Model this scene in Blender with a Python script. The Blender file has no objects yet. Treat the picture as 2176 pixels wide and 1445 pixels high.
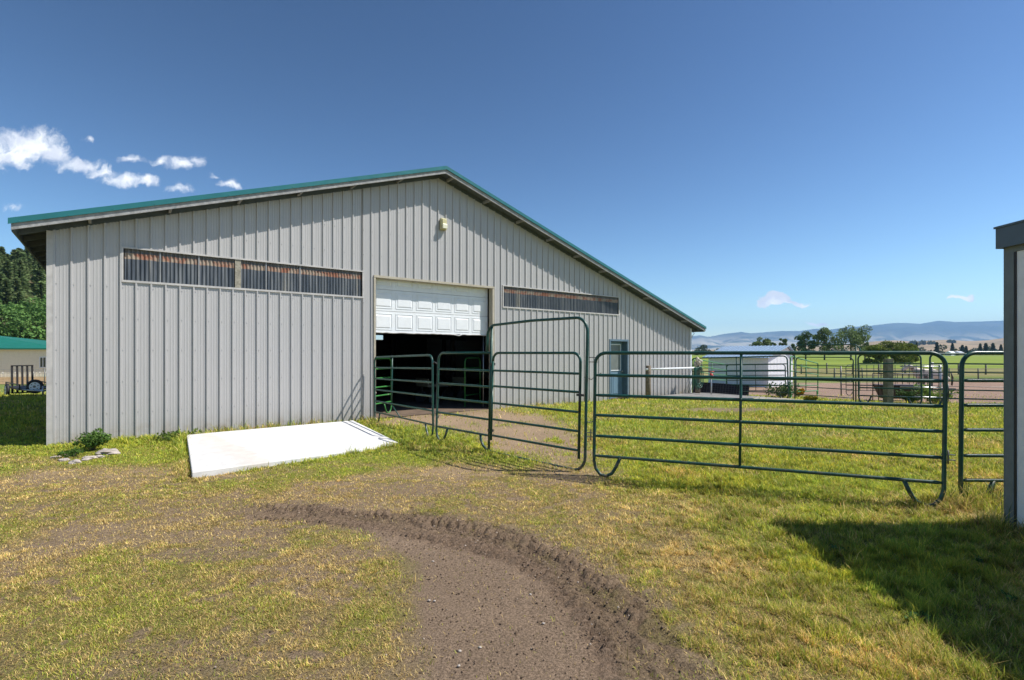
import bpy, math, random
import numpy as np
from mathutils import Vector, Matrix, Euler

S = bpy.context.scene
R = math.radians
rng = np.random.default_rng(7)
random.seed(7)

# ------------------------------------------------------------------ camera
EYE = 1.6
F = 1086.0                      # focal length in photo pixels (photo 2176 wide)
cam_d = bpy.data.cameras.new("camera")
cam = bpy.data.objects.new("camera", cam_d)
S.collection.objects.link(cam)
cam.location = (0, 0, EYE)
cam.rotation_euler = (R(90), 0, 0)
cam_d.sensor_width = 36
cam_d.lens = 36 * F / 2176
cam_d.shift_y = 27.5 / 2176
cam_d.clip_start = 0.05
cam_d.clip_end = 60000
S.camera = cam

# ------------------------------------------------------------------ sun, sky, exposure
TRAVEL = Vector((-1.0, 0.06, -1.36)).normalized()       # the way the sunlight travels
SUN_EL = math.asin(-TRAVEL.z)
sd = bpy.data.lights.new("sun", 'SUN')
sd.energy = 4.0
sd.angle = R(0.5)
sd.color = (1.0, 0.955, 0.88)
sun = bpy.data.objects.new("sun", sd)
S.collection.objects.link(sun)
sun.rotation_euler = TRAVEL.to_track_quat('-Z', 'Y').to_euler()
sun.location = (20, 0, 30)

S.view_settings.view_transform = 'Standard'
S.view_settings.look = 'None'
S.view_settings.exposure = 0.75
S.view_settings.gamma = 1.0
S.render.engine = 'CYCLES'
S.cycles.max_bounces = 6
S.cycles.volume_bounces = 1
S.cycles.transparent_max_bounces = 8
S.cycles.use_denoising = True

W = bpy.data.worlds.new("World")
S.world = W
W.use_nodes = True
nt = W.node_tree
nt.nodes.clear()


class NT:
    """small node-graph helper"""
    def __init__(s, tree):
        s.t = tree

    def n(s, kind, **kw):
        nd = s.t.nodes.new(kind)
        for k, v in kw.items():
            setattr(nd, k, v)
        return nd

    def l(s, a, b):
        s.t.links.new(a, b)

    def _in(s, sock, v):
        if hasattr(v, 'is_output') or isinstance(v, bpy.types.NodeSocket):
            s.l(v, sock)
        else:
            sock.default_value = v

    def math(s, op, a, b=0.0, c=None, clamp=False):
        m = s.n('ShaderNodeMath', operation=op, use_clamp=clamp)
        s._in(m.inputs[0], a)
        s._in(m.inputs[1], b)
        if c is not None:
            s._in(m.inputs[2], c)
        return m.outputs[0]

    def vmath(s, op, a, b=(0, 0, 0), scale=None):
        m = s.n('ShaderNodeVectorMath', operation=op)
        s._in(m.inputs[0], a)
        if op != 'LENGTH':
            s._in(m.inputs[1], b)
        if scale is not None:
            s._in(m.inputs['Scale'], scale)
        return m.outputs['Value'] if op in ('LENGTH', 'DOT_PRODUCT', 'DISTANCE') else m.outputs[0]

    def mix(s, f, a, b, mode='MIX'):
        m = s.n('ShaderNodeMix', data_type='RGBA', blend_type=mode)
        s._in(m.inputs[0], f)
        s._in(m.inputs[6], a if not isinstance(a, tuple) or len(a) == 4 else a + (1,))
        s._in(m.inputs[7], b if not isinstance(b, tuple) or len(b) == 4 else b + (1,))
        return m.outputs[2]

    def noise(s, vec, scale, detail=4, rough=0.5, dist=0.0):
        m = s.n('ShaderNodeTexNoise')
        if vec is not None:
            s.l(vec, m.inputs['Vector'])
        m.inputs['Scale'].default_value = scale
        m.inputs['Detail'].default_value = detail
        m.inputs['Roughness'].default_value = rough
        m.inputs['Distortion'].default_value = dist
        return m.outputs['Fac']

    def smooth(s, v, lo, hi, a=0.0, b=1.0):
        m = s.n('ShaderNodeMapRange', interpolation_type='SMOOTHSTEP')
        s._in(m.inputs[0], v)
        m.inputs[1].default_value = lo
        m.inputs[2].default_value = hi
        m.inputs[3].default_value = a
        m.inputs[4].default_value = b
        return m.outputs[0]


g = NT(nt)
sky = g.n('ShaderNodeTexSky', sky_type='NISHITA')
sky.sun_disc = False
sky.sun_elevation = SUN_EL
sky.sun_rotation = math.atan2(-TRAVEL.x, -TRAVEL.y)
sky.altitude = 1000
sky.air_density = 1.0
sky.dust_density = 0.6
sky.ozone_density = 2.2
bg = g.n('ShaderNodeBackground')
SKY_STR = 0.13
bg.inputs[1].default_value = SKY_STR
# clouds, placed by direction in the sky (east-facing part)
tc = g.n('ShaderNodeTexCoord')
sep = g.n('ShaderNodeSeparateXYZ')
g.l(tc.outputs['Generated'], sep.inputs[0])
ysafe = g.math('MAXIMUM', sep.outputs[1], 0.02)
u = g.math('DIVIDE', sep.outputs[0], ysafe)
v = g.math('DIVIDE', sep.outputs[2], ysafe)
uv = g.n('ShaderNodeCombineXYZ')
g.l(u, uv.inputs[0]); g.l(v, uv.inputs[1])
UV = uv.outputs[0]
warp = g.n('ShaderNodeTexNoise')
g.l(UV, warp.inputs['Vector']); warp.inputs['Scale'].default_value = 26; warp.inputs['Detail'].default_value = 6
wv = g.vmath('SCALE', g.vmath('SUBTRACT', warp.outputs['Color'], (0.5, 0.5, 0.5)), scale=0.045)
UVw = g.vmath('ADD', UV, wv)
# (px, py, rx, ry, strength)
blobs = [(-60, 320, 130, 52, 1.0), (60, 305, 92, 46, 1.0), (20, 330, 110, 26, 1.0), (110, 322, 52, 34, .95), (165, 352, 60, 20, .8),
         (215, 368, 52, 20, .72), (262, 385, 60, 18, .72), (312, 388, 40, 14, .72),
         (285, 337, 44, 13, .50), (345, 345, 30, 14, .55), (385, 350, 50, 19, .72), (415, 345, 20, 20, .6),
         (485, 387, 36, 13, .72), (455, 372, 20, 6, .5), (32, 440, 28, 9, .5), (385, 400, 34, 12, .35),
         (185, 296, 14, 8, .35), (60, 352, 18, 12, .45),
         (1650, 637, 42, 15, 2.6), (1660, 646, 60, 8, 2.4), (1703, 649, 18, 5, 2.0), (1620, 645, 18, 7, 2.0),
         (2050, 631, 30, 7, 2.0), (2028, 635, 18, 4, 1.4), (1735, 694, 34, 7, 1.2),
         (-500, 380, 260, 60, .9), (-900, 250, 300, 80, .9), (2700, 560, 200, 22, .8)]
acc = None
for (px, py, rx, ry, st) in blobs:
    d = g.vmath('SUBTRACT', UVw, ((px - 1088) / F, (750 - py) / F, 0))
    d = g.vmath('MULTIPLY', d, (F / rx, F / ry, 0))
    ln = g.vmath('LENGTH', d)
    e = g.math('MULTIPLY_ADD', ln, -st, st)          # st*(1-len)
    acc = e if acc is None else g.math('MAXIMUM', acc, e)
fine = g.math('MULTIPLY_ADD', g.noise(UVw, 75, 8, 0.7), .45, g.math('MULTIPLY', g.noise(UVw, 30, 8, 0.6), .55))
dens = g.math('ADD', acc, g.math('MULTIPLY', g.math('SUBTRACT', fine, 0.5), 1.6))
alpha = g.math('MULTIPLY', g.smooth(dens, 0.02, 0.72), .97)
alpha = g.math('MULTIPLY', alpha, g.smooth(acc, -0.30, 0.1))
alpha = g.math('MULTIPLY', alpha, g.smooth(sep.outputs[1], 0.03, 0.1))
shade = g.noise(UVw, 22, 5, 0.5)
ccol = g.mix(g.smooth(shade, 0.35, 0.62), (0.66, 0.69, 0.78), (0.97, 0.98, 0.99))
cb = g.n('ShaderNodeBackground'); g.l(ccol, cb.inputs[0]); cb.inputs[1].default_value = 0.80
k1 = g.vmath('SCALE', sky.outputs[0], scale=SKY_STR * 1.46)
gm = g.n('ShaderNodeGamma'); g.l(k1, gm.inputs[0]); gm.inputs[1].default_value = 1.68
skyc = g.vmath('MULTIPLY', gm.outputs[0], (0.78 / (SKY_STR * 1.46), 0.735 / (SKY_STR * 1.46), 0.62 / (SKY_STR * 1.46)))
g.l(skyc, bg.inputs[0])
mx = g.n('ShaderNodeMixShader')
g.l(alpha, mx.inputs[0]); g.l(bg.outputs[0], mx.inputs[1]); g.l(cb.outputs[0], mx.inputs[2])
wo = g.n('ShaderNodeOutputWorld')
g.l(mx.outputs[0], wo.inputs[0])

# ------------------------------------------------------------------ helpers
COL = S.collection


def tag(o, label=None, cat=None, group=None, kind=None):
    if label: o['label'] = label
    if cat: o['category'] = cat
    if group: o['group'] = group
    if kind: o['kind'] = kind
    return o


def thing(name, label, cat, loc=(0, 0, 0), rz=0.0, group=None):
    o = bpy.data.objects.new(name, None)
    COL.objects.link(o)
    o.location = loc
    o.rotation_euler = (0, 0, rz)
    o.empty_display_size = 0.2
    return tag(o, label, cat, group)


class MB:
    def __init__(s):
        s.v = []; s.f = []; s.sm = []

    def add(s, vs, fs, smooth=False):
        b = len(s.v)
        s.v.extend([tuple(p) for p in vs])
        for f in fs:
            s.f.append(tuple(b + i for i in f)); s.sm.append(smooth)
        return s

    def box(s, x0, y0, z0, x1, y1, z1):
        vs = [(x0, y0, z0), (x1, y0, z0), (x1, y1, z0), (x0, y1, z0), (x0, y0, z1), (x1, y0, z1), (x1, y1, z1), (x0, y1, z1)]
        return s.add(vs, [(0, 3, 2, 1), (4, 5, 6, 7), (0, 1, 5, 4), (1, 2, 6, 5), (2, 3, 7, 6), (3, 0, 4, 7)])

    def hexa(s, lo, hi):
        """lo, hi: four corners each, counter-clockwise seen from above"""
        return s.add(list(lo) + list(hi), [(0, 3, 2, 1), (4, 5, 6, 7), (0, 1, 5, 4), (1, 2, 6, 5), (2, 3, 7, 6), (3, 0, 4, 7)])

    def beam(s, a, b, w, h, up=(0, 0, 1)):
        a = Vector(a); b = Vector(b)
        d = (b - a).normalized(); up = Vector(up)
        side = d.cross(up).normalized(); upn = side.cross(d).normalized()
        def c(p): return [p - side * w / 2 - upn * h / 2, p + side * w / 2 - upn * h / 2, p + side * w / 2 + upn * h / 2, p - side * w / 2 + upn * h / 2]
        A, B = c(a), c(b)
        return s.add(A + B, [(0, 1, 2, 3), (7, 6, 5, 4), (0, 4, 5, 1), (1, 5, 6, 2), (2, 6, 7, 3), (3, 7, 4, 0)])

    def tube(s, pts, r, seg=8, closed=False):
        pts = [Vector(p) for p in pts]
        n = len(pts)
        rs = r if isinstance(r, (list, tuple)) else [r] * n
        t0 = (pts[1] - pts[0]).normalized()
        ref = Vector((0, 0, 1)) if abs(t0.z) < 0.9 else Vector((1, 0, 0))
        nrm = t0.cross(ref).normalized()
        rings = []
        for i in range(n):
            if closed:
                t = (pts[(i + 1) % n] - pts[i - 1]).normalized()
            elif i == 0: t = t0
            elif i == n - 1: t = (pts[-1] - pts[-2]).normalized()
            else: t = ((pts[i + 1] - pts[i]).normalized() + (pts[i] - pts[i - 1]).normalized()).normalized()
            nrm = (nrm - t * nrm.dot(t))
            if nrm.length < 1e-6: nrm = t.orthogonal()
            nrm.normalize()
            bn = t.cross(nrm)
            rings.append([pts[i] + (nrm * math.cos(a) + bn * math.sin(a)) * rs[i] for a in [2 * math.pi * k / seg for k in range(seg)]])
        vs = [p for rg in rings for p in rg]
        fs = []
        for i in range(n if closed else n - 1):
            j = (i + 1) % n
            for k in range(seg):
                k2 = (k + 1) % seg
                fs.append((i * seg + k, i * seg + k2, j * seg + k2, j * seg + k))
        b = len(s.v)
        s.add(vs, fs, True)
        if not closed:
            s.f.append(tuple(b + k for k in range(seg - 1, -1, -1))); s.sm.append(False)
            s.f.append(tuple(b + (n - 1) * seg + k for k in range(seg))); s.sm.append(False)
        return s

    def ball(s, c, r, seg=8, rings=5, jit=0.0, sx=1, sy=1, sz=1):
        c = Vector(c); vs = []; fs = []
        vs.append(c + Vector((0, 0, r * sz)))
        for i in range(1, rings):
            ph = math.pi * i / rings
            for k in range(seg):
                th = 2 * math.pi * k / seg
                q = r * (1 + (random.random() - .5) * jit)
                vs.append(c + Vector((q * sx * math.sin(ph) * math.cos(th), q * sy * math.sin(ph) * math.sin(th), q * sz * math.cos(ph))))
        vs.append(c - Vector((0, 0, r * sz)))
        for k in range(seg): fs.append((0, 1 + k, 1 + (k + 1) % seg))
        for i in range(rings - 2):
            for k in range(seg):
                a = 1 + i * seg + k; b2 = 1 + i * seg + (k + 1) % seg
                fs.append((a, a + seg, b2 + seg, b2))
        L = len(vs) - 1
        for k in range(seg): fs.append((L, L - seg + (k + 1) % seg, L - seg + k))
        return s.add(vs, fs, True)

    def build(s, name, mat, parent=None, bevel=0.0):
        me = bpy.data.meshes.new(name)
        me.from_pydata([tuple(p) for p in s.v], [], s.f)
        me.polygons.foreach_set('use_smooth', s.sm)
        me.materials.append(mat)
        o = bpy.data.objects.new(name, me)
        COL.objects.link(o)
        if parent is not None: o.parent = parent
        if bevel:
            m = o.modifiers.new('bevel', 'BEVEL'); m.width = bevel; m.segments = 2; m.limit_method = 'ANGLE'
        me.update()
        return o


def np_mesh(name, verts, faces_list, mat, cols=None, parent=None, smooth=False, attr='col'):
    """verts (n,3); faces_list = list of int arrays (m,k)"""
    me = bpy.data.meshes.new(name)
    me.vertices.add(len(verts))
    me.vertices.foreach_set('co', np.ascontiguousarray(verts, dtype=np.float32).ravel())
    nl = sum(f.size for f in faces_list); npoly = sum(len(f) for f in faces_list)
    me.loops.add(nl); me.polygons.add(npoly)
    me.loops.foreach_set('vertex_index', np.concatenate([f.ravel() for f in faces_list]).astype(np.int32))
    st = []; p = 0
    for f in faces_list:
        st.append(p + np.arange(len(f)) * f.shape[1]); p += f.size
    me.polygons.foreach_set('loop_start', np.concatenate(st).astype(np.int32))
    if smooth: me.polygons.foreach_set('use_smooth', np.ones(npoly, dtype=bool))
    if cols is not None:
        a = me.color_attributes.new(attr, 'FLOAT_COLOR', 'POINT')
        c4 = np.ones((len(verts), 4), dtype=np.float32); c4[:, :3] = cols
        a.data.foreach_set('color', c4.ravel())
    me.materials.append(mat)
    me.update(calc_edges=True)
    o = bpy.data.objects.new(name, me)
    COL.objects.link(o)
    if parent is not None: o.parent = parent
    return o


def copy_thing(root, loc, rz, scale=None, label=None, group=None):
    r = root.copy(); COL.objects.link(r)
    r.location = loc; r.rotation_euler = (0, 0, rz)
    if scale is not None: r.scale = scale if hasattr(scale, '__len__') else (scale,) * 3
    if label: r['label'] = label
    if group: r['group'] = group
    for ch in list(root.children):
        c = ch.copy(); COL.objects.link(c); c.parent = r
        for g2 in list(ch.children):
            d = g2.copy(); COL.objects.link(d); d.parent = c
    return r


def vnoise(x, y, seed=0):
    xi = np.floor(x).astype(np.int64); yi = np.floor(y).astype(np.int64)
    xf = x - xi; yf = y - yi
    xf = xf * xf * (3 - 2 * xf); yf = yf * yf * (3 - 2 * yf)
    def h(a, b):
        n = (a * 374761393 + b * 668265263 + seed * 1442695041) & 0xffffffff
        n = ((n ^ (n >> 13)) * 1274126177) & 0xffffffff
        return ((n ^ (n >> 16)) & 0xffff) / 65535.0
    return (h(xi, yi) * (1 - xf) + h(xi + 1, yi) * xf) * (1 - yf) + (h(xi, yi + 1) * (1 - xf) + h(xi + 1, yi + 1) * xf) * yf


def fbm(x, y, octv=4, seed=0):
    x = np.asarray(x, dtype=float); y = np.asarray(y, dtype=float)
    s = 0; a = 1; t = 0
    for i in range(octv):
        s = s + a * vnoise(x * 2 ** i + 17.3 * i, y * 2 ** i - 9.1 * i, seed + i); t += a; a *= 0.5
    return s / t


def sstep(a, b, x):
    t = np.clip((x - a) / (b - a), 0, 1)
    return t * t * (3 - 2 * t)


def seg_dist(x, y, pts):
    """distance to polyline, and signed side, arc length"""
    best = np.full(np.shape(x), 1e9); arc = np.zeros(np.shape(x)); side = np.zeros(np.shape(x)); L = 0
    for (x0, y0), (x1, y1) in zip(pts[:-1], pts[1:]):
        dx, dy = x1 - x0, y1 - y0; l = math.hypot(dx, dy)
        t = np.clip(((x - x0) * dx + (y - y0) * dy) / (l * l), 0, 1)
        d = np.hypot(x - x0 - t * dx, y - y0 - t * dy)
        m = d < best
        best = np.where(m, d, best); arc = np.where(m, L + t * l, arc)
        side = np.where(m, (dx * (y - y0) - dy * (x - x0)) / l, side)
        L += l
    return best, side, arc


def inpoly(x, y, poly, soft=0.15):
    """soft inside mask: 1 inside, falling over soft metres outside"""
    ins = np.zeros(np.shape(x), dtype=bool)
    n = len(poly)
    for i in range(n):
        x0, y0 = poly[i]; x1, y1 = poly[(i + 1) % n]
        c = ((y0 > y) != (y1 > y)) & (x < (x1 - x0) * (y - y0) / (y1 - y0 + 1e-12) + x0)
        ins ^= c
    d, _, _ = seg_dist(x, y, list(poly) + [poly[0]])
    return np.clip(0.5 + np.where(ins, d, -d) / (2 * soft), 0, 1)


def gpt(px, py, z=0.0):
    Y = (EYE - z) * F / (py - 750.0)
    return ((px - 1088) / F * Y, Y)


def rect_on_ground(c, s):
    return c


# ------------------------------------------------------------------ materials
def mat_new(name):
    m = bpy.data.materials.new(name); m.use_nodes = True
    t = m.node_tree; t.nodes.clear()
    h = NT(t)
    out = h.n('ShaderNodeOutputMaterial'); b = h.n('ShaderNodeBsdfPrincipled')
    h.l(b.outputs[0], out.inputs[0])
    return m, h, b, out


def simple(name, col, rough=0.6, metal=0.0, var=0.12, vscale=6.0, bump=0.0, bscale=60.0, spec=0.5, dirt=None, dscale=2.0, dlo=.55, dhi=.75):
    m, h, b, out = mat_new(name)
    tc = h.n('ShaderNodeTexCoord'); P = tc.outputs['Object']
    nz = h.noise(P, vscale, 5, 0.6)
    a = tuple(c * (1 - var) for c in col); bb = tuple(min(1, c * (1 + var)) for c in col)
    c = h.mix(h.smooth(nz, 0.3, 0.7), a, bb)
    if dirt is not None:
        c = h.mix(h.smooth(h.noise(P, dscale, 7, 0.65), dlo, dhi), c, dirt)
    h.l(c, b.inputs['Base Color'])
    r = h.math('MULTIPLY_ADD', h.noise(P, vscale * 3, 3), 0.25, rough - 0.12, clamp=True)
    h.l(r, b.inputs['Roughness'])
    b.inputs['Metallic'].default_value = metal
    b.inputs['Specular IOR Level'].default_value = spec
    if bump:
        bp = h.n('ShaderNodeBump'); bp.inputs['Strength'].default_value = bump; bp.inputs['Distance'].default_value = 0.01
        h.l(h.noise(P, bscale, 5, 0.6), bp.inputs['Height']); h.l(bp.outputs[0], b.inputs['Normal'])
    return m


def siding(name, col, rough=0.42):
    m, h, b, out = mat_new(name)
    tc = h.n('ShaderNodeTexCoord'); P = tc.outputs['Object']
    mp = h.n('ShaderNodeMapping'); h.l(P, mp.inputs[0]); mp.inputs['Scale'].default_value = (1, 1, 0.12)
    st = h.noise(mp.outputs[0], 9, 6, 0.65)
    c = h.mix(h.smooth(st, .3, .75), tuple(x * .97 for x in col), tuple(min(1, x * 1.02) for x in col))
    sz = h.n('ShaderNodeSeparateXYZ'); h.l(P, sz.inputs[0])
    # splashed soil low on the sheets
    low = h.math('MULTIPLY', h.smooth(sz.outputs[2], -0.02, 0.42, 1.4, 0), h.smooth(h.noise(P, 5, 6, .7), .35, .7))
    c = h.mix(h.math('MULTIPLY', low, 0.55), c, (0.30, 0.24, 0.18))
    # a faint difference between neighbouring sheets
    wn = h.n('ShaderNodeTexWhiteNoise', noise_dimensions='1D')
    h.l(h.math('FLOOR', h.math('DIVIDE', sz.outputs[0], 0.9144)), wn.inputs['W'])
    c = h.mix(h.math('MULTIPLY', wn.outputs[0], 0.10), c, tuple(x * .82 for x in col))
    h.l(c, b.inputs['Base Color'])
    b.inputs['Roughness'].default_value = rough
    bp = h.n('ShaderNodeBump'); bp.inputs['Strength'].default_value = 0.12; bp.inputs['Distance'].default_value = 0.02
    h.l(h.noise(P, 3.5, 3, 0.5), bp.inputs['Height']); h.l(bp.outputs[0], b.inputs['Normal'])
    return m


M = {}
M['siding'] = siding('grey ribbed siding', (0.425, 0.415, 0.41))
M['trim'] = simple('grey trim', (0.46, 0.44, 0.42), 0.45)
M['trimtan'] = simple('tan trim', (0.40, 0.36, 0.28), 0.55)
M['teal'] = simple('teal painted metal', (0.015, 0.14, 0.15), 0.38, var=0.08, vscale=3)
M['board'] = simple('weathered grey board', (0.30, 0.30, 0.30), 0.8, var=0.22, vscale=14, bump=0.5, bscale=40, dirt=(.16, .19, .20), dscale=6)
M['soffit'] = simple('blue grey soffit', (0.085, 0.105, 0.115), 0.8, var=.15)
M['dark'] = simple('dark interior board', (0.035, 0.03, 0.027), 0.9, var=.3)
M['white'] = simple('white enamel', (0.74, 0.76, 0.78), 0.42, var=0.03)
M['green'] = simple('dark green tube paint', (0.006, 0.054, 0.042), 0.40, var=0.25, vscale=9, dirt=(.06, .085, .06), dscale=9, dlo=.62, dhi=.8)
def tube_mat(name, col, nick):
    m, h, b, out = mat_new(name)
    tc = h.n('ShaderNodeTexCoord'); P = tc.outputs['Object']
    ge = h.n('ShaderNodeNewGeometry')
    c = h.mix(h.smooth(h.noise(P, 7, 5, .6), .3, .7), tuple(x * .8 for x in col), tuple(x * 1.3 for x in col))
    c = h.mix(h.smooth(h.noise(P, 55, 3, .7), .66, .70), c, nick)
    s = h.n('ShaderNodeSeparateXYZ'); h.l(ge.outputs['Position'], s.inputs[0])
    mud = h.math('MULTIPLY', h.smooth(s.outputs[2], 0, .5, .8, 0), h.smooth(h.noise(P, 20, 5, .7), .45, .6))
    c = h.mix(mud, c, (.16, .12, .085))
    c = h.mix(h.smooth(h.noise(P, 12, 6, .7), .68, .74), c, (.13, .06, .03))
    h.l(c, b.inputs['Base Color'])
    h.l(h.math('MULTIPLY_ADD', h.noise(P, 25, 4), .3, .24), b.inputs['Roughness'])
    return m


M['green'] = tube_mat('dark green tube paint', (.0065, .056, .043), (.16, .19, .18))
M['lime'] = simple('bright green tube paint', (0.04, 0.20, 0.045), 0.4, var=0.2, vscale=8, dirt=(.4, .38, .3), dscale=7, dlo=.6, dhi=.72)
M['steel'] = simple('galvanised steel', (0.45, 0.46, 0.47), 0.35, metal=.75, var=.15)
M['chain'] = simple('dull chain steel', (0.16, 0.16, 0.155), 0.45, metal=.6, var=.2)
M['blue'] = simple('blue grey door paint', (0.135, 0.225, 0.30), 0.5, var=.05)
M['bluedark'] = simple('blue grey frame paint', (0.10, 0.16, 0.21), 0.55, var=.08)
M['rubber'] = simple('black rubber', (0.018, 0.017, 0.02), 0.6, var=.3, bump=.3)
M['black'] = simple('black steel paint', (0.022, 0.02, 0.022), 0.5, var=.2)
M['wood'] = simple('weathered post', (0.19, 0.15, 0.11), 0.85, var=.3, vscale=18, bump=.7, bscale=30)
M['woodgrey'] = simple('grey green post', (0.17, 0.165, 0.12), 0.85, var=.25, vscale=14, bump=.6, bscale=30)
M['rock'] = simple('pale stone', (0.40, 0.35, 0.31), 0.85, var=.2, vscale=9, bump=.8, bscale=20, dirt=(.3, .2, .16), dscale=5)
M['cream'] = simple('cream siding', (0.78, 0.72, 0.56), 0.6, var=.04)
M['greenroof'] = simple('green metal roof', (0.006, 0.145, 0.095), 0.42, var=.05, vscale=.6)
M['paleroof'] = simple('pale blue metal roof', (0.30, 0.40, 0.52), 0.4, metal=.3, var=.08)
M['shedwhite'] = simple('white shed siding', (0.80, 0.81, 0.84), 0.6, var=.05)
M['shedtrim'] = simple('slate trim', (0.155, 0.185, 0.195), 0.6, var=.10, vscale=7, bump=.2, bscale=40)
M['shedfascia'] = simple('slate blue fascia', (0.085, 0.125, 0.16), 0.5, var=.06)
M['hose'] = simple('green hose', (0.02, 0.09, 0.06), 0.35)
M['rope'] = simple('pale rope', (0.55, 0.52, 0.44), 0.85, var=.15, vscale=40)
M['red'] = simple('red handle paint', (0.45, 0.03, 0.02), 0.45)
M['lampbody'] = simple('aged cream plastic', (0.50, 0.46, 0.25), 0.5, var=.08, vscale=20)
M['lamplens'] = simple('milky lens', (0.72, 0.70, 0.52), 0.3, var=.05)
M['padgrey'] = simple('grey rubber matting', (0.20, 0.195, 0.19), 0.85, var=.2, vscale=3, bump=.4)
M['horse'] = simple('white and tan coat', (0.66, 0.58, 0.50), 0.75, var=.1, vscale=4, dirt=(.13, .09, .07), dscale=1.9, dlo=.55, dhi=.58)
M['darkhair'] = simple('dark mane', (0.05, 0.04, 0.035), 0.8)
M['bark'] = simple('grey bark', (0.15, 0.125, 0.10), 0.9, var=.3, vscale=5)
M['trough'] = simple('dark maroon trough', (0.05, 0.032, 0.03), 0.55, var=.2)


def glass_dark(name, col):
    m, h, b, out = mat_new(name)
    b.inputs['Base Color'].default_value = col + (1,)
    b.inputs['Roughness'].default_value = 0.12
    b.inputs['Specular IOR Level'].default_value = 0.7
    return m


M['glass'] = glass_dark('dark window glass', (0.03, 0.04, 0.045))
M['blind'] = simple('grey window blind', (0.16, 0.18, 0.17), 0.35, var=.08)


def panel_mat():
    """old corrugated translucent sheet: dark, streaked, rust along the top"""
    m, h, b, out = mat_new('old corrugated glazing')
    tc = h.n('ShaderNodeTexCoord'); P = tc.outputs['Object']
    s = h.n('ShaderNodeSeparateXYZ'); h.l(P, s.inputs[0])
    mp = h.n('ShaderNodeMapping'); h.l(P, mp.inputs[0]); mp.inputs['Scale'].default_value = (1, 1, .06)
    st = h.noise(mp.outputs[0], 14, 4, .6)
    c = h.mix(h.smooth(st, .35, .8), (0.05, 0.062, 0.08), (0.19, 0.20, 0.21))
    st2 = h.noise(mp.outputs[0], 2.2, 5, .7)
    c = h.mix(h.smooth(st2, .60, .70), c, (0.26, 0.245, 0.21))
    z = h.math('ADD', s.outputs[2], h.math('MULTIPLY', h.noise(P, 3.0, 5, .6), -.06))
    rustf = h.math('MULTIPLY', h.smooth(z, 3.31, 3.325), h.smooth(z, 3.415, 3.43, 1, 0))
    rustc = h.mix(h.smooth(h.noise(P, 4, 6, .7), .4, .6), (0.30, 0.12, 0.065), (0.36, 0.29, 0.22))
    c = h.mix(h.math('MULTIPLY', rustf, .85), c, rustc)
    c = h.mix(h.smooth(z, 3.43, 3.45, 0, .6), c, (0.13, 0.11, 0.085))
    h.l(c, b.inputs['Base Color'])
    b.inputs['Roughness'].default_value = 0.45
    b.inputs['Specular IOR Level'].default_value = 0.35
    return m


M['panel'] = panel_mat()


def slab_mat():
    m, h, b, out = mat_new('pale concrete')
    tc = h.n('ShaderNodeTexCoord'); P = tc.outputs['Object']
    c = h.mix(h.smooth(h.noise(P, 7, 7, .65), .3, .7), (0.56, 0.56, 0.55), (0.70, 0.695, 0.68))
    c = h.mix(h.smooth(h.noise(P, 60, 3, .6), .62, .75, 0, .25), c, (0.30, 0.28, 0.25))
    s = h.n('ShaderNodeSeparateXYZ'); h.l(P, s.inputs[0])
    xx = h.math('ADD', s.outputs[0], h.math('MULTIPLY', h.noise(P, 2.5, 4, .6), .35))
    band = h.math('MULTIPLY', h.smooth(xx, .55, 1.05), h.smooth(xx, 1.10, 1.16, 1, 0))
    c = h.mix(h.math('MULTIPLY', band, .35), c, (0.58, 0.46, 0.36))
    c = h.mix(h.smooth(xx, 1.0, 1.2, .2, 0), c, (0.50, 0.47, 0.43))
    h.l(c, b.inputs['Base Color'])
    b.inputs['Roughness'].default_value = .8
    bp = h.n('ShaderNodeBump'); bp.inputs['Strength'].default_value = .4; bp.inputs['Distance'].default_value = .006
    mp = h.n('ShaderNodeMapping'); h.l(P, mp.inputs[0]); mp.inputs['Scale'].default_value = (.15, 1, 1)
    h.l(h.noise(mp.outputs[0], 90, 4, .6), bp.inputs['Height']); h.l(bp.outputs[0], b.inputs['Normal'])
    return m


M['slab'] = slab_mat()
M['batten'] = simple('dull batten', (.22, .23, .24), .6)


def attr_mat(name, rough=.8, trans=0.0, noise_amt=.35, nscale=40, bump=0.0, spec=.2, bdist=.02):
    m, h, b, out = mat_new(name)
    at = h.n('ShaderNodeAttribute'); at.attribute_name = 'col'
    ge = h.n('ShaderNodeNewGeometry')
    c = at.outputs['Color']
    if noise_amt:
        nz = h.noise(ge.outputs['Position'], nscale, 6, .65)
        k = h.smooth(nz, .25, .75, 1 - noise_amt, 1 + noise_amt)
        c = h.vmath('SCALE', c, scale=k)
    h.l(c, b.inputs['Base Color'])
    b.inputs['Roughness'].default_value = rough
    b.inputs['Specular IOR Level'].default_value = spec
    if bump:
        bp = h.n('ShaderNodeBump'); bp.inputs['Strength'].default_value = bump; bp.inputs['Distance'].default_value = bdist
        h.l(h.noise(ge.outputs['Position'], nscale * 1.6, 6, .7), bp.inputs['Height']); h.l(bp.outputs[0], b.inputs['Normal'])
    if trans:
        tr = h.n('ShaderNodeBsdfTranslucent'); h.l(c, tr.inputs[0])
        ms = h.n('ShaderNodeMixShader'); ms.inputs[0].default_value = trans
        h.l(b.outputs[0], ms.inputs[1]); h.l(tr.outputs[0], ms.inputs[2]); h.l(ms.outputs[0], out.inputs[0])
    return m


M['grass'] = attr_mat('grass blades', .55, .42, 0, spec=.3)
M['leaf'] = attr_mat('leaves', .7, .3, 0, spec=.1)
M['ground'] = attr_mat('soil and thatch', .92, 0, .55, 70, bump=1.0, spec=.1, bdist=.016)

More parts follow.
